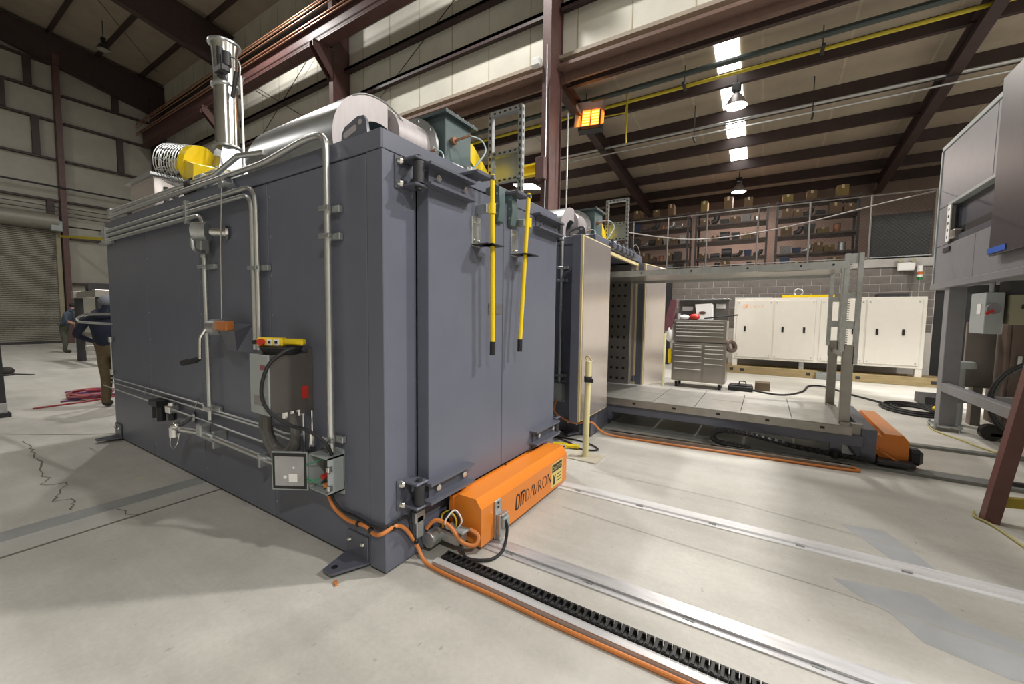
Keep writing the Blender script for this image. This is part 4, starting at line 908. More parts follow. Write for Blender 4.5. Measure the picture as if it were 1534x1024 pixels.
MB().cyl((-5.5, 11.05, 6.05), (-5.5, 11.05, 6.85), .012, 6).build('hanger', DARK, ft)
tag(MB().tube(smooth([(-.13, 4.87, 2.84), (.25, 5.8, 2.88), (.66, 6.9, 2.99), (1.4, 7.0, 3.02), (2.24, 7.0, 3.13), (3.26, 7.0, 3.33), (3.86, 7.02, 3.44)], 8), .010, 8).build('sagging_cable', mat('pale_cable', (.26, .24, .23), .5)), 'pale cable sagging from strut frame to the raised oven', 'cable')
# ---- cream equipment cabinet on timbers
cab = thing('equipment_cabinet', 'long cream equipment cabinet with orange lettering on timber skids', 'cabinet', (3, 11.4, .2))
MB().box(1.07, 4.9, 11.24, 11.95, .4, 2.06, .008).build('cabinet_body', CREAM, cab)
for a, b, hs in ((1.13, 1.97, (1.34,)), (2.0, 2.88, (2.2, 2.66)), (2.98, 3.84, (3.63,)), (3.87, 4.82, (4.07, 4.53))):
    d = MB().box(a, b, 11.222, 11.24, .46, 2.0, .006).build('cabinet_door', CREAM, cab)
    for h in hs:
        MB().box(h-.022, h+.022, 11.205, 11.222, 1.16, 1.3, .004).build('handle', BLACK, d)
    for x in (a+.05, b-.05):
        for z in (.52, 1.94): MB().cyl((x, 11.21, z), (x, 11.223, z), .013, 8).build('screw', GALV, d)
for x in (1.07, 4.78): MB().box(x, x+.12, 11.26, 11.4, .2, .4, .004).build('cabinet_leg', CREAM, cab)
for x in (2.6, 3.2): MB().box(x, x+.1, 11.3, 11.5, .2, .4).build('cabinet_leg', GALV, cab)
gm, w_ = monogram(lambda a, b: (1.29+a, 11.2215, 1.79+b), .09); gm.build('logo', ORANGE, cab)
gl, w_ = glyphs(lambda a, b: (1.45+a*.82, 11.2215, 1.795+b), .08); gl.build('lettering', mat('pale_orange_print', (.75, .45, .28), .5), cab)
tag(MB().box(2.15, 3.25, 11.3, 11.42, 2.06, 2.13, .008).build('yellow_bar', YELLOW), 'yellow bar lying on top of the cream cabinet', 'bar')
tag(MB().tube(arc((2.5, 11.35, 2.2), .09, 0, 2*math.pi, (1, 0, 0), (0, 0, 1), 18)[:-1], .022, 8, closed=True).build('cable_ring', GALV), 'grey ring standing on top of the cream cabinet', 'ring')
tag(MB().box(1.05, 1.95, 11.5, 11.9, 2.06, 2.1, .004).build('metal_tray', GALV), 'flat metal tray on left top of the cream cabinet', 'tray')
tag(MB().box(4.1, 4.65, 11.6, 11.9, 2.06, 2.15, .01).build('dark_box', DARK), 'flat dark box on right top of the cream cabinet', 'box')
TB = (('long pine skid timber under left half of the cream cabinet', .9, 3.0, 11.2), ('long pine skid timber under right half of the cream cabinet', 3.35, 5.3, 11.2), ('rear pine skid timber behind the cream cabinet legs', .9, 5.3, 11.7))
for lb, a, b, y in TB:
    t = thing('skid_timber', lb, 'timber', ((a+b)/2, y, 0))
    MB().box(a, b, y, y+.2, .0, .2, .008).build('timber', WOOD, t)
    for x in (a+.12, a+.38, b-.25): MB().box(x, x+.09, y-.006, y, .07, .14).build('bolt_plate', DARK, t)
tag(MB().box(2.95, 3.45, 11.1, 11.4, 0, .17, .01).build('steel_crosspiece', RAILD), 'dark steel crosspiece between two skid timbers', 'block')
# stack light and sign on the lintel
sl = thing('stack_light', 'small stack light with orange and green bands by the lintel sign', 'light', (4.93, 12.1, 2.0))
MB().cyl((4.93, 12.1, 2.06), (4.93, 12.1, 2.5), .012, 8).build('stem', GALV, sl)
for k, q in enumerate((mat('green_lens', (.02, .2, .05), .3), WHITE, mat('amber_lens', (.6, .15, .02), .3), WHITE)):
    MB().cyl((4.93, 12.1, 2.5+.065*k), (4.93, 12.1, 2.56+.065*k), .055, 14).build('lens_band', q, sl)
MB().cyl((4.93, 12.1, 2.76), (4.93, 12.1, 2.84), .05, 14).build('cap', WHITE, sl)
em = thing('exit_light', 'white emergency light box on the lintel above the cabinet', 'light', (4.7, 12.2, 2.75))
MB().box(4.54, 4.86, 12.17, 12.25, 2.74, 2.94, .015).build('housing', WHITE, em)
for x in (4.58, 4.82): MB().cyl((x, 12.16, 2.99), (x, 12.24, 2.98), .05, 12, .035).build('lamp_head', BEIGE, em)
# ---- tool chest
PULL = mat('drawer_pull_aluminium', (.75, .74, .7), .3, .3, var=.03)
tc = thing('tool_chest', 'tall stainless rolling tool chest with many drawers', 'tool chest', (.62, 8.1, 0))
MB().box(.1, 1.15, 7.82, 8.4, .14, .97, .006).build('lower_cabinet', CHEST, tc)
MB().box(.11, 1.14, 7.84, 8.38, .985, 1.46, .006).build('top_chest', CHEST, tc)
zz = [1.42, 1.35, 1.28, 1.215, 1.13, 1.0]
for a, b in zip(zz[1:], zz[:-1]):
    d = MB().box(.15, 1.1, 7.822, 7.84, a+.006, b, .002).build('drawer', CHEST, tc); MB().box(.17, 1.08, 7.805, 7.822, b-.018, b-.004).build('drawer_pull', PULL, d)
for x0, x1, zs in ((.14, .7, [.93, .89, .8, .7, .57, .42, .17]), (.74, 1.11, [.93, .86, .77, .67, .55, .17])):
    for a, b in zip(zs[1:], zs[:-1]):
        d = MB().box(x0, x1, 7.802, 7.82, a+.006, b, .002).build('drawer', CHEST, tc); MB().box(x0+.015, x1-.015, 7.785, 7.802, b-.018, b-.004).build('drawer_pull', PULL, d)
for x in (.2, 1.05):
    for y in (7.9, 8.3):
        w = MB().cyl((x-.025, y, .06), (x+.025, y, .06), .06, 14).build('caster', BLACK, tc); MB().box(x-.035, x+.035, y-.03, y+.03, .09, .14).build('caster_fork', GALV, w)
MB().box(.12, 1.13, 8.34, 8.38, 1.46, 1.9).build('hutch_panel', mat('hutch_mesh', (.18, .17, .16), .4, .5), tc)
MB().box(.08, 1.16, 8.1, 8.4, 1.9, 1.92, .003).build('hutch_lid', GALV, tc)
wc = thing('white_carton', 'tilted white carton on top of the tool chest', 'carton', (.7, 8.1, 1.47))
MB().add([(.55, 8.0, 1.47), (.85, 8.0, 1.47), (.85, 8.2, 1.47), (.55, 8.2, 1.47), (.5, 8.02, 1.8), (.82, 8.02, 1.82), (.84, 8.2, 1.8), (.52, 8.2, 1.8)], [(3,2,1,0), (4,5,6,7), (0,1,5,4), (1,2,6,5), (2,3,7,6), (3,0,4,7)]).build('carton_shell', WHITE, wc)
MB().prism([(.65+.07*math.cos(2*math.pi*k/16), 1.62+.03*math.sin(2*math.pi*k/16)) for k in range(16)], 'y', 7.995, 8.012).build('carton_badge', mat('brown_print', (.12, .06, .04), .5), wc)
tag(MB().sphere((.5, 8.0, 1.53), .09, 12, 8, (1.2, .9, .75)).build('red_rag', RED), 'crumpled red rag on top of the tool chest', 'rag')
tag(MB().sphere((.3, 8.0, 1.52), .08, 10, 8, (1.3, 1, .7)).build('white_rag', WHITE), 'crumpled white rag beside the red rag', 'rag')
tag(MB().cyl((.17, 8.0, 1.47), (.17, 8.0, 1.6), .06, 14, .05).build('steel_cup', GALV), 'steel cup at left end of tool chest top', 'cup')
tag(MB().box(.2, .42, 8.3, 8.335, 1.66, 1.76, .002).build('note_card', WHITE), 'pale card pinned inside the tool chest lid', 'card')
tag(MB().box(.88, 1.06, 8.3, 8.335, 1.72, 1.82, .002).build('gauge_plate', WHITE), 'white gauge plate at right inside the tool chest lid', 'plate')
tag(MB().cyl((.7, 7.95, 1.5), (1.33, 7.9, 1.58), .014, 8).build('pry_bar', DARK), 'long dark bar sticking out from tool chest top', 'bar')
tag(MB().add([(.02, 7.9, 1.9), (.14, 7.9, 1.9), (.12, 8.1, 1.88), (-.1, 7.84, 1.2), (.08, 7.84, 1.25), (.06, 8.1, 1.2), (-.05, 7.86, 1.6), (.11, 7.86, 1.6), (.1, 8.1, 1.6)], [(0,1,7,6), (1,2,8,7), (2,0,6,8), (6,7,4,3), (7,8,5,4), (8,6,3,5), (0,2,1), (3,4,5)]).build('maroon_jacket', MAROON), 'maroon jacket hanging at left corner of tool chest', 'jacket')
tag(MB().sphere((.02, 7.95, 1.2), .2, 12, 10, (.55, .6, 1.15)).build('white_bag', WHITE), 'white plastic bag hanging on left side of tool chest', 'bag')
tag(MB().box(0.0, .08, 7.9, 8.1, .5, .82, .01).build('yellow_case', YELLOW), 'yellow case hanging low on left side of tool chest', 'case')
tag(MB().tube(arc((1.22, 8.0, .93), .11, 0, 2*math.pi, (.25, .3, -.9), (0.6, .8, .1), 16)[:-1], .045, 8, closed=True).build('tape_coil', BRICKD), 'brown coil hanging on right side of tool chest', 'coil')
bx = thing('tool_case', 'black open tool case on floor beside the tool chest', 'case', (1.45, 8.2, 0))
MB().box(1.2, 1.65, 8.0, 8.3, 0, .1, .01).build('case_base', BLACK, bx); MB().box(1.22, 1.63, 8.05, 8.28, .1, .13, .008).build('case_tray', DARK, bx)
MB().tube(fillet([(1.4, 8.1, .13), (1.4, 8.1, .2), (1.52, 8.1, .2), (1.52, 8.1, .13)], .03, 3), .01, 6).build('case_handle', BLACK, bx)
tag(MB().box(1.68, 1.95, 8.35, 8.6, 0, .17, .008).build('small_crate', mat('dark_card', (.14, .1, .06), .8)), 'small brown crate on floor right of the black tool case', 'crate')
fc = [(1.5, 8.3, .015), (2.1, 7.95, .015), (2.5, 8.6, .015), (2.7, 9.6, .015), (3.0, 9.7, .015), (3.3, 8.9, .015), (3.7, 8.1, .015)]
tag(MB().tube(smooth(fc, 8), .02, 8).build('floor_cable', RUBBER), 'black cable snaking over floor before the cream cabinet', 'cable')
co = MB()
for k in range(7): co.tube([(3.98+(.2+.035*k)*math.cos(a), 7.75+(.3+.05*k)*math.sin(a), .02+.012*(k % 3)) for a in [2*math.pi*i/26 for i in range(26)]], .018, 6, closed=True)
tag(co.build('cable_coil', RUBBER), 'wide coil of black cable on floor near the grey machine post', 'cable')
tag(MB().box(4.25, 4.7, 8.3, 8.9, 0, .18, .01).build('floor_box', DARK), 'dark flat box on floor behind the cable coil', 'box')
tag(MB().cyl((4.2, 7.65, .09), (4.34, 7.45, .06), .035, 10).build('yellow_plug', YELLOW), 'yellow plug resting on the black cable coil', 'plug')
# ---- mezzanine fence, racks and stored goods
FENCE = mat('fence_steel', (.2, .19, .18), .45, .4, var=.1)
fe = thing('mezzanine_fence', 'chain link fence with steel posts along the mezzanine edge', 'fence', (1.5, 12.4, 3.06))
for x in (-2.1, -1.0, .15, 1.5, 2.72, 4.0, 5.2, 6.5): MB().cyl((x, 12.4, 3.06), (x, 12.4, 4.72), .025, 8).build('fence_post', FENCE, fe)
MB().cyl((-9, 12.4, 4.7), (13, 12.4, 4.7), .02, 8).build('top_rail', FENCE, fe)
MB().cyl((-9, 12.4, 3.12), (13, 12.4, 3.12), .012, 6).build('bottom_wire', GALV, fe)
wm = MB()
for k in range(130):
    x = -4+.085*k
    wm.bar((x, 12.41, 3.1), (x+1.58, 12.41, 4.68), .004, .004); wm.bar((x+1.58, 12.415, 3.1), (x, 12.415, 4.68), .004, .004)
wm.build('wire_mesh', mat('mesh_wire', (.07, .065, .06), .5, .5), fe)['kind'] = 'stuff'
tag(MB().box(4.03, 5.15, 12.44, 12.46, 3.07, 4.2).build('black_screen', BLACK), 'large black screen panel behind the right part of the mezzanine fence', 'screen')
RX = (('left', -2.6, -.55), ('middle', -.35, 1.75), ('right', 1.95, 3.95)); SH = (('bottom', 3.08), ('low', 3.5), ('middle', 4.05), ('upper', 4.6), ('top', 5.05))
ORD = ('first', 'second', 'third', 'fourth', 'fifth', 'sixth', 'seventh')
def goods(kind, x, y, z, w, h, lb):
    t = thing(kind, lb, kind.split('_')[-1], (x, y, z), 'stored goods on the mezzanine racks')
    if kind == 'cardboard_box':
        m = random.choice((CARD, CARD, CARDY)); MB().box(x-w/2, x+w/2, y-.18, y+.18, z, z+h, .006).build('carton', m, t)
        MB().box(x-.03, x+.03, y-.184, y+.1, z+h*.7, z+h+.003).build('tape', mat('tape', (.45, .36, .22), .4), t)
    elif kind == 'electric_motor':
        MB().cyl((x-w/2, y, z+h/2+.02), (x+w/2, y, z+h/2+.02), h/2, 14).build('motor_body', DARK, t)
        MB().box(x-w*.3, x+w*.3, y-h*.4, y+h*.4, z, z+.04).build('motor_foot', DARK, t); MB().cyl((x+w/2, y, z+h/2+.02), (x+w/2+.06, y, z+h/2+.02), .02, 8).build('shaft', CHROME, t)
    elif kind == 'parts_bin':
        m = random.choice((mat('pale_bin', (.3, .28, .26), .6), mat('grey_bin', (.2, .2, .2), .5), mat('blue_bin', (.02, .04, .09), .4), DARK, DARK, DARK, BLACK))
        MB().add([(x-w*.4, y-.14, z), (x+w*.4, y-.14, z), (x+w*.4, y+.14, z), (x-w*.4, y+.14, z), (x-w/2, y-.18, z+h), (x+w/2, y-.18, z+h), (x+w/2, y+.18, z+h), (x-w/2, y+.18, z+h)], [(3,2,1,0), (0,1,5,4), (1,2,6,5), (2,3,7,6), (3,0,4,7)]).build('bin_shell', m, t)
        MB().box(x-w*.42, x+w*.42, y-.15, y+.15, z+h*.7, z+h*.72).build('bin_contents', DARK, t)
    elif kind == 'duct_fitting':
        MB().tube(smooth([(x-w/2, y, z+h*.3), (x-.02, y, z+h*.35), (x+w*.25, y, z+h*.6), (x+w*.3, y, z+h)], 4), h*.28, 12).build('elbow', random.choice((GALV, BLACK, DARK)), t)
    else:
        MB().cyl((x, y, z), (x, y, z+h*.85), w*.32, 14).build('can_body', random.choice((GALV, DARK, mat('rust_can', (.3, .12, .05), .5))), t); MB().cyl((x, y, z+h*.85), (x, y, z+h*.9), w*.34, 14).build('lid', DARK, t)
    return t
DESC = {'cardboard_box': 'cardboard box', 'electric_motor': 'dark electric motor', 'parts_bin': 'parts bin', 'duct_fitting': 'duct elbow', 'metal_can': 'metal can'}
for nm, xa, xb in RX:
    t = thing('storage_rack', 'dark steel storage rack standing %s on the mezzanine behind the fence' % nm, 'rack', ((xa+xb)/2, 13.9, 3.05))
    for x in (xa, xb-.06):
        for y in (13.55, 14.2): MB().box(x, x+.06, y, y+.06, 3.05, 5.1).build('rack_post', DARK, t)
    for sn_, z in SH: MB().box(xa, xb, 13.52, 14.28, z-.05 if z > 3.1 else 3.06, z, .004).build('rack_shelf', mat('rack_brown', (.05, .035, .03), .6), t)
    for sn_, z in SH:
        x = xa+.14; k = 0
        while x < xb-.3 and k < 7:
            kind = random.choice(('cardboard_box', 'electric_motor', 'parts_bin', 'duct_fitting', 'metal_can', 'cardboard_box', 'parts_bin'))
            if sn_ == 'top': kind = 'cardboard_box'
            w = random.uniform(.2, .3); h = random.uniform(.14, .32) if sn_ != 'top' else random.uniform(.2, .42)
            goods(kind, x+w/2, 13.78, z, w, h, '%s, %s from left on %s shelf of %s mezzanine rack' % (DESC[kind], ORD[k], sn_, nm))
            x += w+random.uniform(.02, .07 if sn_ != 'top' else .5); k += 1
# ================================================================== RAISED OVEN AT RIGHT
ro = thing('raised_oven', 'raised grey oven on legs at the right edge of the photo', 'oven', (4.8, 5.5, 0))
MB().box(4.0, 6.2, 2.9, 6.95, 2.03, 3.98).box(4.3, 6.2, .1, 2.9, 2.03, 3.98).build('body', LEADG, ro)  # second box is an unseen near end, added to shade the right floor
for y in (.2, 1.0, 1.8): MB().box(4.5, 5.4, y, y+.6, .05, 2.03, .01).build('unseen_shade_box', LEADG, ro)  # added out-of-view light blockers; gaps between them leave bright floor streaks
MB().box(3.9, 4.0, 5.3, 6.93, 3.14, 3.97, .006).build('side_panel', LEADG, ro)
MB().box(3.9, 4.0, 2.9, 5.29, 3.14, 3.97, .006).build('side_panel', LEADG, ro)
MB().box(3.9, 4.0, 5.62, 6.93, 2.05, 2.58, .006).build('side_panel', LEADG, ro)
MB().box(3.9, 4.0, 2.9, 5.61, 2.05, 2.58, .006).build('side_panel', LEADG, ro)
MB().box(3.9, 4.0, 6.5, 6.93, 2.585, 3.135, .006).build('side_panel', LEADG, ro)
MB().box(3.885, 3.98, 6.93, 6.97, 2.0, 4.02, .004).build('corner_trim', GBOX, ro)
MB().box(3.885, 4.0, 2.9, 6.97, 3.97, 4.03, .004).build('top_trim', GBOX, ro)
MB().box(3.87, 4.05, 2.9, 6.97, 1.97, 2.05, .004).build('bottom_trim', LEADG, ro)
MB().box(3.87, 3.98, 2.9, 6.5, 3.1, 3.14, .004).build('opening_lintel', GBOX, ro)
MB().box(3.96, 3.99, 2.9, 6.45, 2.78, 3.1).build('inner_panel', mat('inner_blue_panel', (.05, .055, .07), .4), ro)
MB().box(3.96, 4.0, 2.9, 6.49, 2.585, 2.78).build('opening_shadow_gap', BLACK, ro)  # solid black strip draws the shade in the gap below the inner panel
MB().box(3.91, 3.96, 2.9, 6.5, 2.58, 2.66).build('opening_sill', mat('sill_blue', (.07, .075, .09), .4), ro)
an = MB().box(3.87, 3.885, 6.38, 6.5, 2.6, 3.1, .003).box(3.87, 3.95, 6.49, 6.5, 2.6, 3.1).build('perforated_angle', WHITE, ro)
for k in range(5): MB().cyl((3.868, 6.44, 2.66+.095*k), (3.8695, 6.44, 2.66+.095*k), .022, 10).build('angle_hole', DARK, an)
MB().box(3.86, 3.96, 6.2, 6.36, 2.62, 2.74, .02).build('opening_stop', RACK, ro)
MB().box(3.885, 3.9, 6.38, 6.62, 2.47, 2.53).build('latch_plate', DARK, ro)
MB().box(3.82, 3.87, 3.0, 4.98, 2.22, 4.08, .006).build('side_door', mat('dark_brown_panel', (.045, .038, .043), .42, var=.1), ro)
tag(MB().box(3.812, 3.819, 4.6, 4.99, 2.24, 2.3).build('tape_strip', BLUE), 'bright blue tape strip on bottom edge of dark door panel', 'tape')
MB().cyl((4.25, 5.0, 4.0), (4.25, 5.0, 5.6), .09, 18).build('exhaust_pipe', CHROME, ro)
MB().cyl((4.25, 5.0, 4.62), (4.25, 5.0, 4.68), .13, 18).build('pipe_flange', DARK, ro)
for x, y in ((3.9, 6.3), (6.0, 6.3), (3.9, 3.4), (6.0, 3.4)):
    l = MB().box(x, x+.17, y, y+.17, .06, 1.98, .006).build('leg', LEADG, ro)
    MB().box(x-.06, x+.23, y-.06, y+.23, .055, .075, .003).build('foot_plate', GALV, l)
    for dx, dy in ((-.04, -.04), (.2, -.04), (-.04, .2), (.2, .2)): MB().cyl((x+dx, y+dy, 0), (x+dx, y+dy, .1), .014, 8).build('levelling_bolt', GALV, l)
MB().box(3.9, 3.99, 3.57, 6.3, .54, .66, .006).build('leg_brace', LEADG, ro)
MB().box(4.06, 6.0, 6.34, 6.42, .4, .52, .006).build('leg_brace', LEADG, ro)
db = MB().box(3.95, 4.1, 5.35, 5.75, 1.37, 1.85, .006).build('disconnect_box', GBOX, ro)
MB().cyl((4.01, 5.31, 1.66), (4.01, 5.35, 1.66), .06, 18).build('switch_disc', LEADG, db)
MB().bar((3.94, 5.3, 1.6), (4.0, 5.3, 1.64), .02, .03).build('switch_lever', RED, db)
MB().box(3.944, 3.95, 5.45, 5.55, 1.6, 1.72).build('box_sticker', WHITE, db)
MB().cyl((4.04, 5.5, 1.85), (4.04, 5.5, 1.98), .025, 10).build('nipple', GALV, db)
bb = MB().box(4.13, 4.6, 5.32, 5.6, 1.48, 1.82, .006).build('beige_box', BEIGE, ro)
MB().box(4.22, 4.3, 5.314, 5.32, 1.66, 1.71).build('box_badge', BLACK, bb)
MB().box(4.13, 4.6, 5.35, 5.6, 1.82, 1.98).build('mounting_plate', DARK, ro)
kc = thing('control_cabinet', 'tall dark brown cabinet standing under the raised oven', 'cabinet', (4.8, 7.1, 0))
MB().box(4.62, 5.5, 6.75, 7.25, .05, 1.8, .01).build('cabinet_body', BRICKD, kc); MB().box(4.66, 5.46, 6.735, 6.75, .1, 1.75, .004).build('cabinet_door', BRICKD, kc); MB().box(4.72, 4.76, 6.71, 6.735, .9, 1.05).build('handle', GALV, kc)
tag(MB().box(4.3, 4.6, 6.98, 7.03, .55, 1.5, .006).box(4.4, 4.5, 6.95, 7.1, 0, .56).build('taupe_panel', mat('taupe_sheet', (.2, .17, .15), .5)), 'taupe sheet panel leaning below the grey disconnect box', 'panel')
vp = thing('vent_pipe', 'pale grey mushroom-capped vent pipe behind the grey machine leg', 'pipe', (4.22, 7.0, 0))
MB().cyl((4.2, 6.85, 0), (4.2, 6.85, .84), .085, 18).build('pipe', GBOX, vp); MB().cyl((4.2, 6.85, .84), (4.2, 6.85, .93), .19, 22, .17).build('cap', GBOX, vp)
hr = thing('hose_reel', 'large dark hose ring standing under the raised oven', 'hose', (4.6, 6.05, 0))
for r in (.5, .47): MB().tube(arc((4.7, 6.05, .56-.03), r, 0, 2*math.pi, (.95, .3, 0), (0, 0, 1), 36)[:-1], .022, 8, closed=True).build('hose_turn', RUBBER if r > .48 else DARK, hr)
MB().cyl((4.3, 5.98, .1), (4.3, 6.08, .1), .1, 16).build('caster', BLACK, hr)
MB().box(4.3, 5.1, 5.98, 6.1, .06, .1).build('reel_base', DARK, hr)
tag(MB().tube(smooth([(3.86, 6.5, .012), (3.84, 6.2, .012), (3.98, 5.75, .012), (4.1, 5.35, .012), (4.4, 4.9, .012), (4.8, 4.6, .012)], 6), .01, 6).build('yellow_rope', mat('straw_rope', (.45, .4, .15), .7)), 'thin yellow rope trailing from the grey machine leg', 'rope')
ga = thing('gantry_leg', 'slanting brown gantry leg with yellow brace at right edge', 'gantry', (3.31, 2.93, 0))
MB().bar((3.31, 2.93, 0), (3.66, 2.93, 2.7), .085, .085, (0, 1, 0)).build('leg_tube', mat('gantry_brown', (.15, .065, .055), .5, var=.15), ga)
MB().bar((3.36, 2.95, .16), (4.5, 2.8, .36), .05, .07).build('brace', mat('worn_yellow', (.4, .3, .02), .5, var=.15), ga)
MB().bar((3.4, 2.98, .3), (4.6, 2.98, .36), .03, .03).build('tie_rod', DARK, ga)
tag(MB().tube(smooth([(3.27, 3.06, .012), (3.24, 2.94, .012), (3.29, 2.84, .012), (3.33, 2.6, .012), (3.36, 2.3, .012)], 6), .009, 6).build('yellow_rope', mat('straw_rope', (.45, .4, .15), .7)), 'thin yellow rope looped around the foot of the brown gantry leg', 'rope')
# ================================================================== LEFT BACKGROUND
tb = thing('steel_stand', 'heavy dark steel stand behind the man in navy hoodie', 'stand', (-14.6, 3, 0))
for x in (-15.5, -13.4):
    for y in (1.75, 4.4): MB().box(x, x+.17, y, y+.17, 0, 1.86, .01).build('leg', DARK, tb)
    MB().box(x, x+.24, 1.7, 4.7, 1.86, 2.06, .01).build('top_beam', RACK, tb)
    MB().box(x+.05, x+.2, 1.9, 4.5, .3, .45, .008).build('lower_rail', RACK, tb)
for y in (1.75, 4.4): MB().box(-15.3, -13.3, y+.03, y+.22, 1.88, 2.04, .008).build('top_beam', RACK, tb)
for y in (1.85, 4.45): MB().box(-15.3, -13.3, y, y+.12, .75, .87, .008).build('lower_rail', RACK, tb)
it = thing('steel_channel', 'dark steel channel lying on top of the heavy stand', 'channel', (-15, 3, 2.06))
MB().box(-15.45, -15.15, 2.0, 4.6, 2.06, 2.1).box(-15.45, -15.41, 2.0, 4.6, 2.1, 2.32).box(-15.19, -15.15, 2.0, 4.6, 2.1, 2.32).build('channel', DARK, it)
for y in (2.6, 3.6): MB().box(-15.41, -15.19, y, y+.03, 2.1, 2.3).build('web_plate', DARK, it)
dk = thing('steel_partition', 'dark steel partition standing at the left edge of the photo', 'panel', (-7.2, -1.1, 0))
MB().prism([(-1.9, .02), (-.53, .02), (-.55, 1.0), (-.58, 1.9), (-1.9, 1.9)], 'x', -7.28, -7.2).build('sheet', DARK, dk)
MB().box(-7.33, -7.15, -1.9, -.5, 0, .06, .006).build('foot', DARK, dk)
MB().box(-7.31, -7.17, -.62, -.53, .06, .2, .006).build('foot_bracket', GALV, dk)
bt = thing('work_boot', 'lone dark work boot on floor at far left', 'boot', (-12.8, .14, 0))
MB().box(-12.92, -12.72, -.1, .22, 0, .04, .012).build('sole', BLACK, bt)
MB().sphere((-12.82, .12, .1), .11, 12, 8, (.8, 1.1, .9)).build('toe', BOOT, bt)
MB().cyl((-12.82, -.02, .04), (-12.82, -.03, .3), .085, 12).build('shaft', BOOT, bt)
tag(MB().prism([(-13.1, .24), (-13.0, .2), (-12.45, .42), (-12.55, .5)], 'z', 0, .012).build('floor_plate', DARK), 'flat dark offcut plate on floor at far left', 'plate')
for k, (m, lb) in enumerate(((REDC, 'tangled red air hose on floor behind near oven'), (PURC, 'violet cable mixed into the red hose pile'), (mat('pink_hose', (.5, .15, .16), .5), 'pale red hose on top of the hose pile'))):
    rnd = random.Random(20+k); pts = [(-7.55 if k == 0 else -7.9, -.25 if k == 0 else .1, .015)]
    for i in range(22):
        a = i*1.35+k; pts.append((-8.05+.42*math.cos(a)*rnd.uniform(.5, 1), .48+.32*math.sin(a)*rnd.uniform(.5, 1), .015+.004*i+.015*k))
    tag(MB().tube(smooth(pts, 6), .013, 6).build(('air_hose', 'violet_cable', 'air_hose')[k], m), lb, 'hose' if k != 1 else 'cable')
# ================================================================== PEOPLE
def person(name, label, loc, yaw, J, E, tags, mats, extra=None):
    me = bpy.data.meshes.new(name+'_skeleton'); names = list(J)
    me.from_pydata([J[n][:3] for n in names], [(names.index(a), names.index(b)) for a, b in E], [])
    o = bpy.data.objects.new(name+'_skeleton', me); COL.objects.link(o)
    sk = o.modifiers.new('skin', 'SKIN'); sk.use_smooth_shade = True; sk.branch_smoothing = .6
    for i, n in enumerate(names):
        d = me.skin_vertices[0].data[i]; r = J[n][3]; d.radius = r if isinstance(r, tuple) else (r, r); d.use_root = (n == 'pelvis')
    ss = o.modifiers.new('sub', 'SUBSURF'); ss.levels = 2; ss.render_levels = 2
    bpy.context.view_layer.update()
    ev = o.evaluated_get(bpy.context.evaluated_depsgraph_get()); bm_ = bpy.data.meshes.new_from_object(ev)
    bpy.data.objects.remove(o)
    mn = list(dict.fromkeys(mats.values()))
    bm_.materials.clear()
    for m in mn: bm_.materials.append(m)
    segs = [(Vector(J[a][:3]), Vector(J[b][:3]), tags[i], (J[a][3] if not isinstance(J[a][3], tuple) else max(J[a][3]))) for i, (a, b) in enumerate(E)]
    for p in bm_.polygons:
        c = p.center; best = None
        for a, b, t, r in segs:
            d = b-a; q = max(0, min(1, (c-a).dot(d)/max(d.length_squared, 1e-9))); dist = (c-(a+d*q)).length/max(r, .03)
            if best is None or dist < best[0]: best = (dist, t)
        p.material_index = mn.index(mats[best[1]]); p.use_smooth = True
    r = thing(name, label, 'person', loc); r.rotation_euler.z = yaw
    b = bpy.data.objects.new('body', bm_); COL.objects.link(b); b.parent = r
    if extra: extra(r)
    return r
def loc_part(mb, n, m, par):
    o = bpy.data.objects.new(n, mb.mesh(n, m)); COL.objects.link(o); o.parent = par; return o
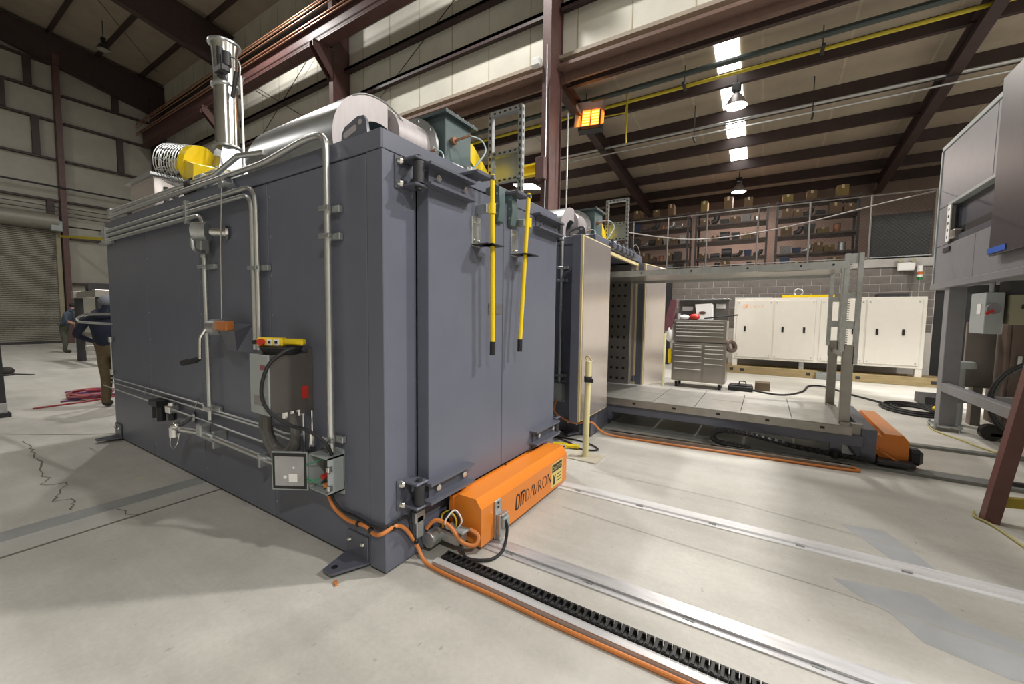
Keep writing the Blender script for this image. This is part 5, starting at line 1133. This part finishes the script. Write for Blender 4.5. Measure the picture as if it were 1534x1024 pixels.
def skeleton(lean=0., fwdL=(.0, .3), fwdR=(.0, .3), head=(0, .06), stance=.11, stride=0.):
    J = {'pelvis': (0, 0, .95, (.17, .125)), 'waist': (0, lean*.35, 1.1, (.165, .125)), 'chest': (0, lean*.75, 1.3, (.19, .135)), 'neck': (0, lean*1.05+.01, 1.47, .062),
         'skull': (0, lean*1.1+head[1]*.6, 1.56, (.078, .085)), 'brow': (0, lean*1.1+head[1], 1.65, (.078, .098)), 'crown': (0, lean*1.1+head[1]*.8, 1.715, (.05, .06)), 'nose': (0, lean*1.1+head[1]+.1, 1.61, .018)}
    E = [('pelvis', 'waist'), ('waist', 'chest'), ('chest', 'neck'), ('neck', 'skull'), ('skull', 'brow'), ('brow', 'crown'), ('skull', 'nose')]
    T = ['top', 'top', 'top', 'skin', 'skin', 'hair', 'skin']
    for s, nm, fw_ in ((-1, 'L', fwdL), (1, 'R', fwdR)):
        sy = lean*.9
        J['sh'+nm] = (s*.2, sy, 1.4, .075); J['el'+nm] = (s*(.27+fw_[0]), sy+fw_[1]*.25-.03, 1.13, .055); J['wr'+nm] = (s*(.2+fw_[0]*.3), sy+fw_[1], 1.0, .034); J['pa'+nm] = (s*.18, sy+fw_[1]+.07, .99, (.036, .02))
        E += [('chest', 'sh'+nm), ('sh'+nm, 'el'+nm), ('el'+nm, 'wr'+nm), ('wr'+nm, 'pa'+nm)]; T += ['top', 'sleeve', 'forearm', 'skin']
        for k in range(4):
            J['k%s%d' % (nm, k)] = (s*(.205-.017*k), sy+fw_[1]+.13+(.012 if k in (1, 2) else 0), .975, .009); J['t%s%d' % (nm, k)] = (s*(.2-.016*k), sy+fw_[1]+.155+(.012 if k in (1, 2) else 0), .945, .008)
            E += [('pa'+nm, 'k%s%d' % (nm, k)), ('k%s%d' % (nm, k), 't%s%d' % (nm, k))]; T += ['skin', 'skin']
        J['th'+nm] = (s*.135, sy+fw_[1]+.06, .985, .011); J['tt'+nm] = (s*.12, sy+fw_[1]+.1, .965, .009); E += [('wr'+nm, 'th'+nm), ('th'+nm, 'tt'+nm)]; T += ['skin', 'skin']
        st = stride*s
        J['hp'+nm] = (s*.095, -.01, .86, .105); J['kn'+nm] = (s*stance, st*.5+.03, .49, .078); J['an'+nm] = (s*(stance+.01), st-.01, .1, .058); J['hl'+nm] = (s*(stance+.01), st-.03, .05, .045); J['to'+nm] = (s*(stance+.03), st+.16, .045, .045)
        E += [('pelvis', 'hp'+nm), ('hp'+nm, 'kn'+nm), ('kn'+nm, 'an'+nm), ('an'+nm, 'hl'+nm), ('hl'+nm, 'to'+nm)]; T += ['legs', 'legs', 'legs', 'shoe', 'shoe']
    return J, E, T
J, E, T = skeleton(lean=.1, fwdL=(.12, .2), fwdR=(.05, .25), head=(0, .08), stance=.1)
def cap_on(r):
    loc_part(MB().sphere((0, .16, 1.665), .118, 16, 10, (.88, 1.05, .78)), 'cap_crown', CAPC, r)
    loc_part(MB().prism([(-.08, .22), (-.07, .32), (0, .345), (.07, .32), (.08, .22)], 'z', 1.645, 1.66), 'cap_peak', CAPC, r)
    loc_part(MB().tube(arc((0, .075, 1.47), .115, 0, 2*math.pi, (1, 0, 0), (0, .8, .35), 18)[:-1], .05, 8, closed=True), 'hood', NAVY, r)
for n_ in J:
    if n_[:2] in ('hp', 'kn', 'an', 'hl', 'to'): q_ = J[n_]; J[n_] = (q_[0]*.8+.09, *q_[1:])
J['pelvis'] = (.06, 0, .95, (.175, .13)); J['waist'] = (.03, .03, 1.1, (.18, .135)); J['hpL'] = (-.0, -.01, .86, .115)
p1 = person('person', 'person in navy hoodie, khaki trousers and grey cap behind near oven', (-6.93, .42, 0), math.radians(52), J, E, T,
       {'top': NAVY, 'sleeve': NAVY, 'forearm': NAVY, 'skin': SKIN, 'hair': HAIR, 'legs': KHAKI, 'shoe': BOOT}, cap_on)
J, E, T = skeleton(lean=.16, fwdL=(.0, .28), fwdR=(.0, .26), head=(0, .1), stance=.1, stride=.05)
def belt_on(r):
    loc_part(MB().tube(arc((0, 0, .98), 1, 0, 2*math.pi, (.185, 0, 0), (0, .145, 0), 20)[:-1], .02, 6, closed=True), 'tool_belt', DARK, r)
    loc_part(MB().box(-.24, -.17, -.12, .02, .8, .98, .015), 'tool_pouch', BEIGE, r)
    loc_part(MB().sphere((0, .26, 1.68), .1, 14, 8, (.9, 1.05, .75)), 'hair_cap', HAIR, r)
p2 = person('person', 'person in blue shirt bending forward beside the far roller door', (-19.1, 2.16, 0), math.radians(-32), J, E, T,
       {'top': DENIM, 'sleeve': DENIM, 'forearm': SKIN, 'skin': SKIN, 'hair': HAIR, 'legs': OLIVE, 'shoe': BOOT}, belt_on)
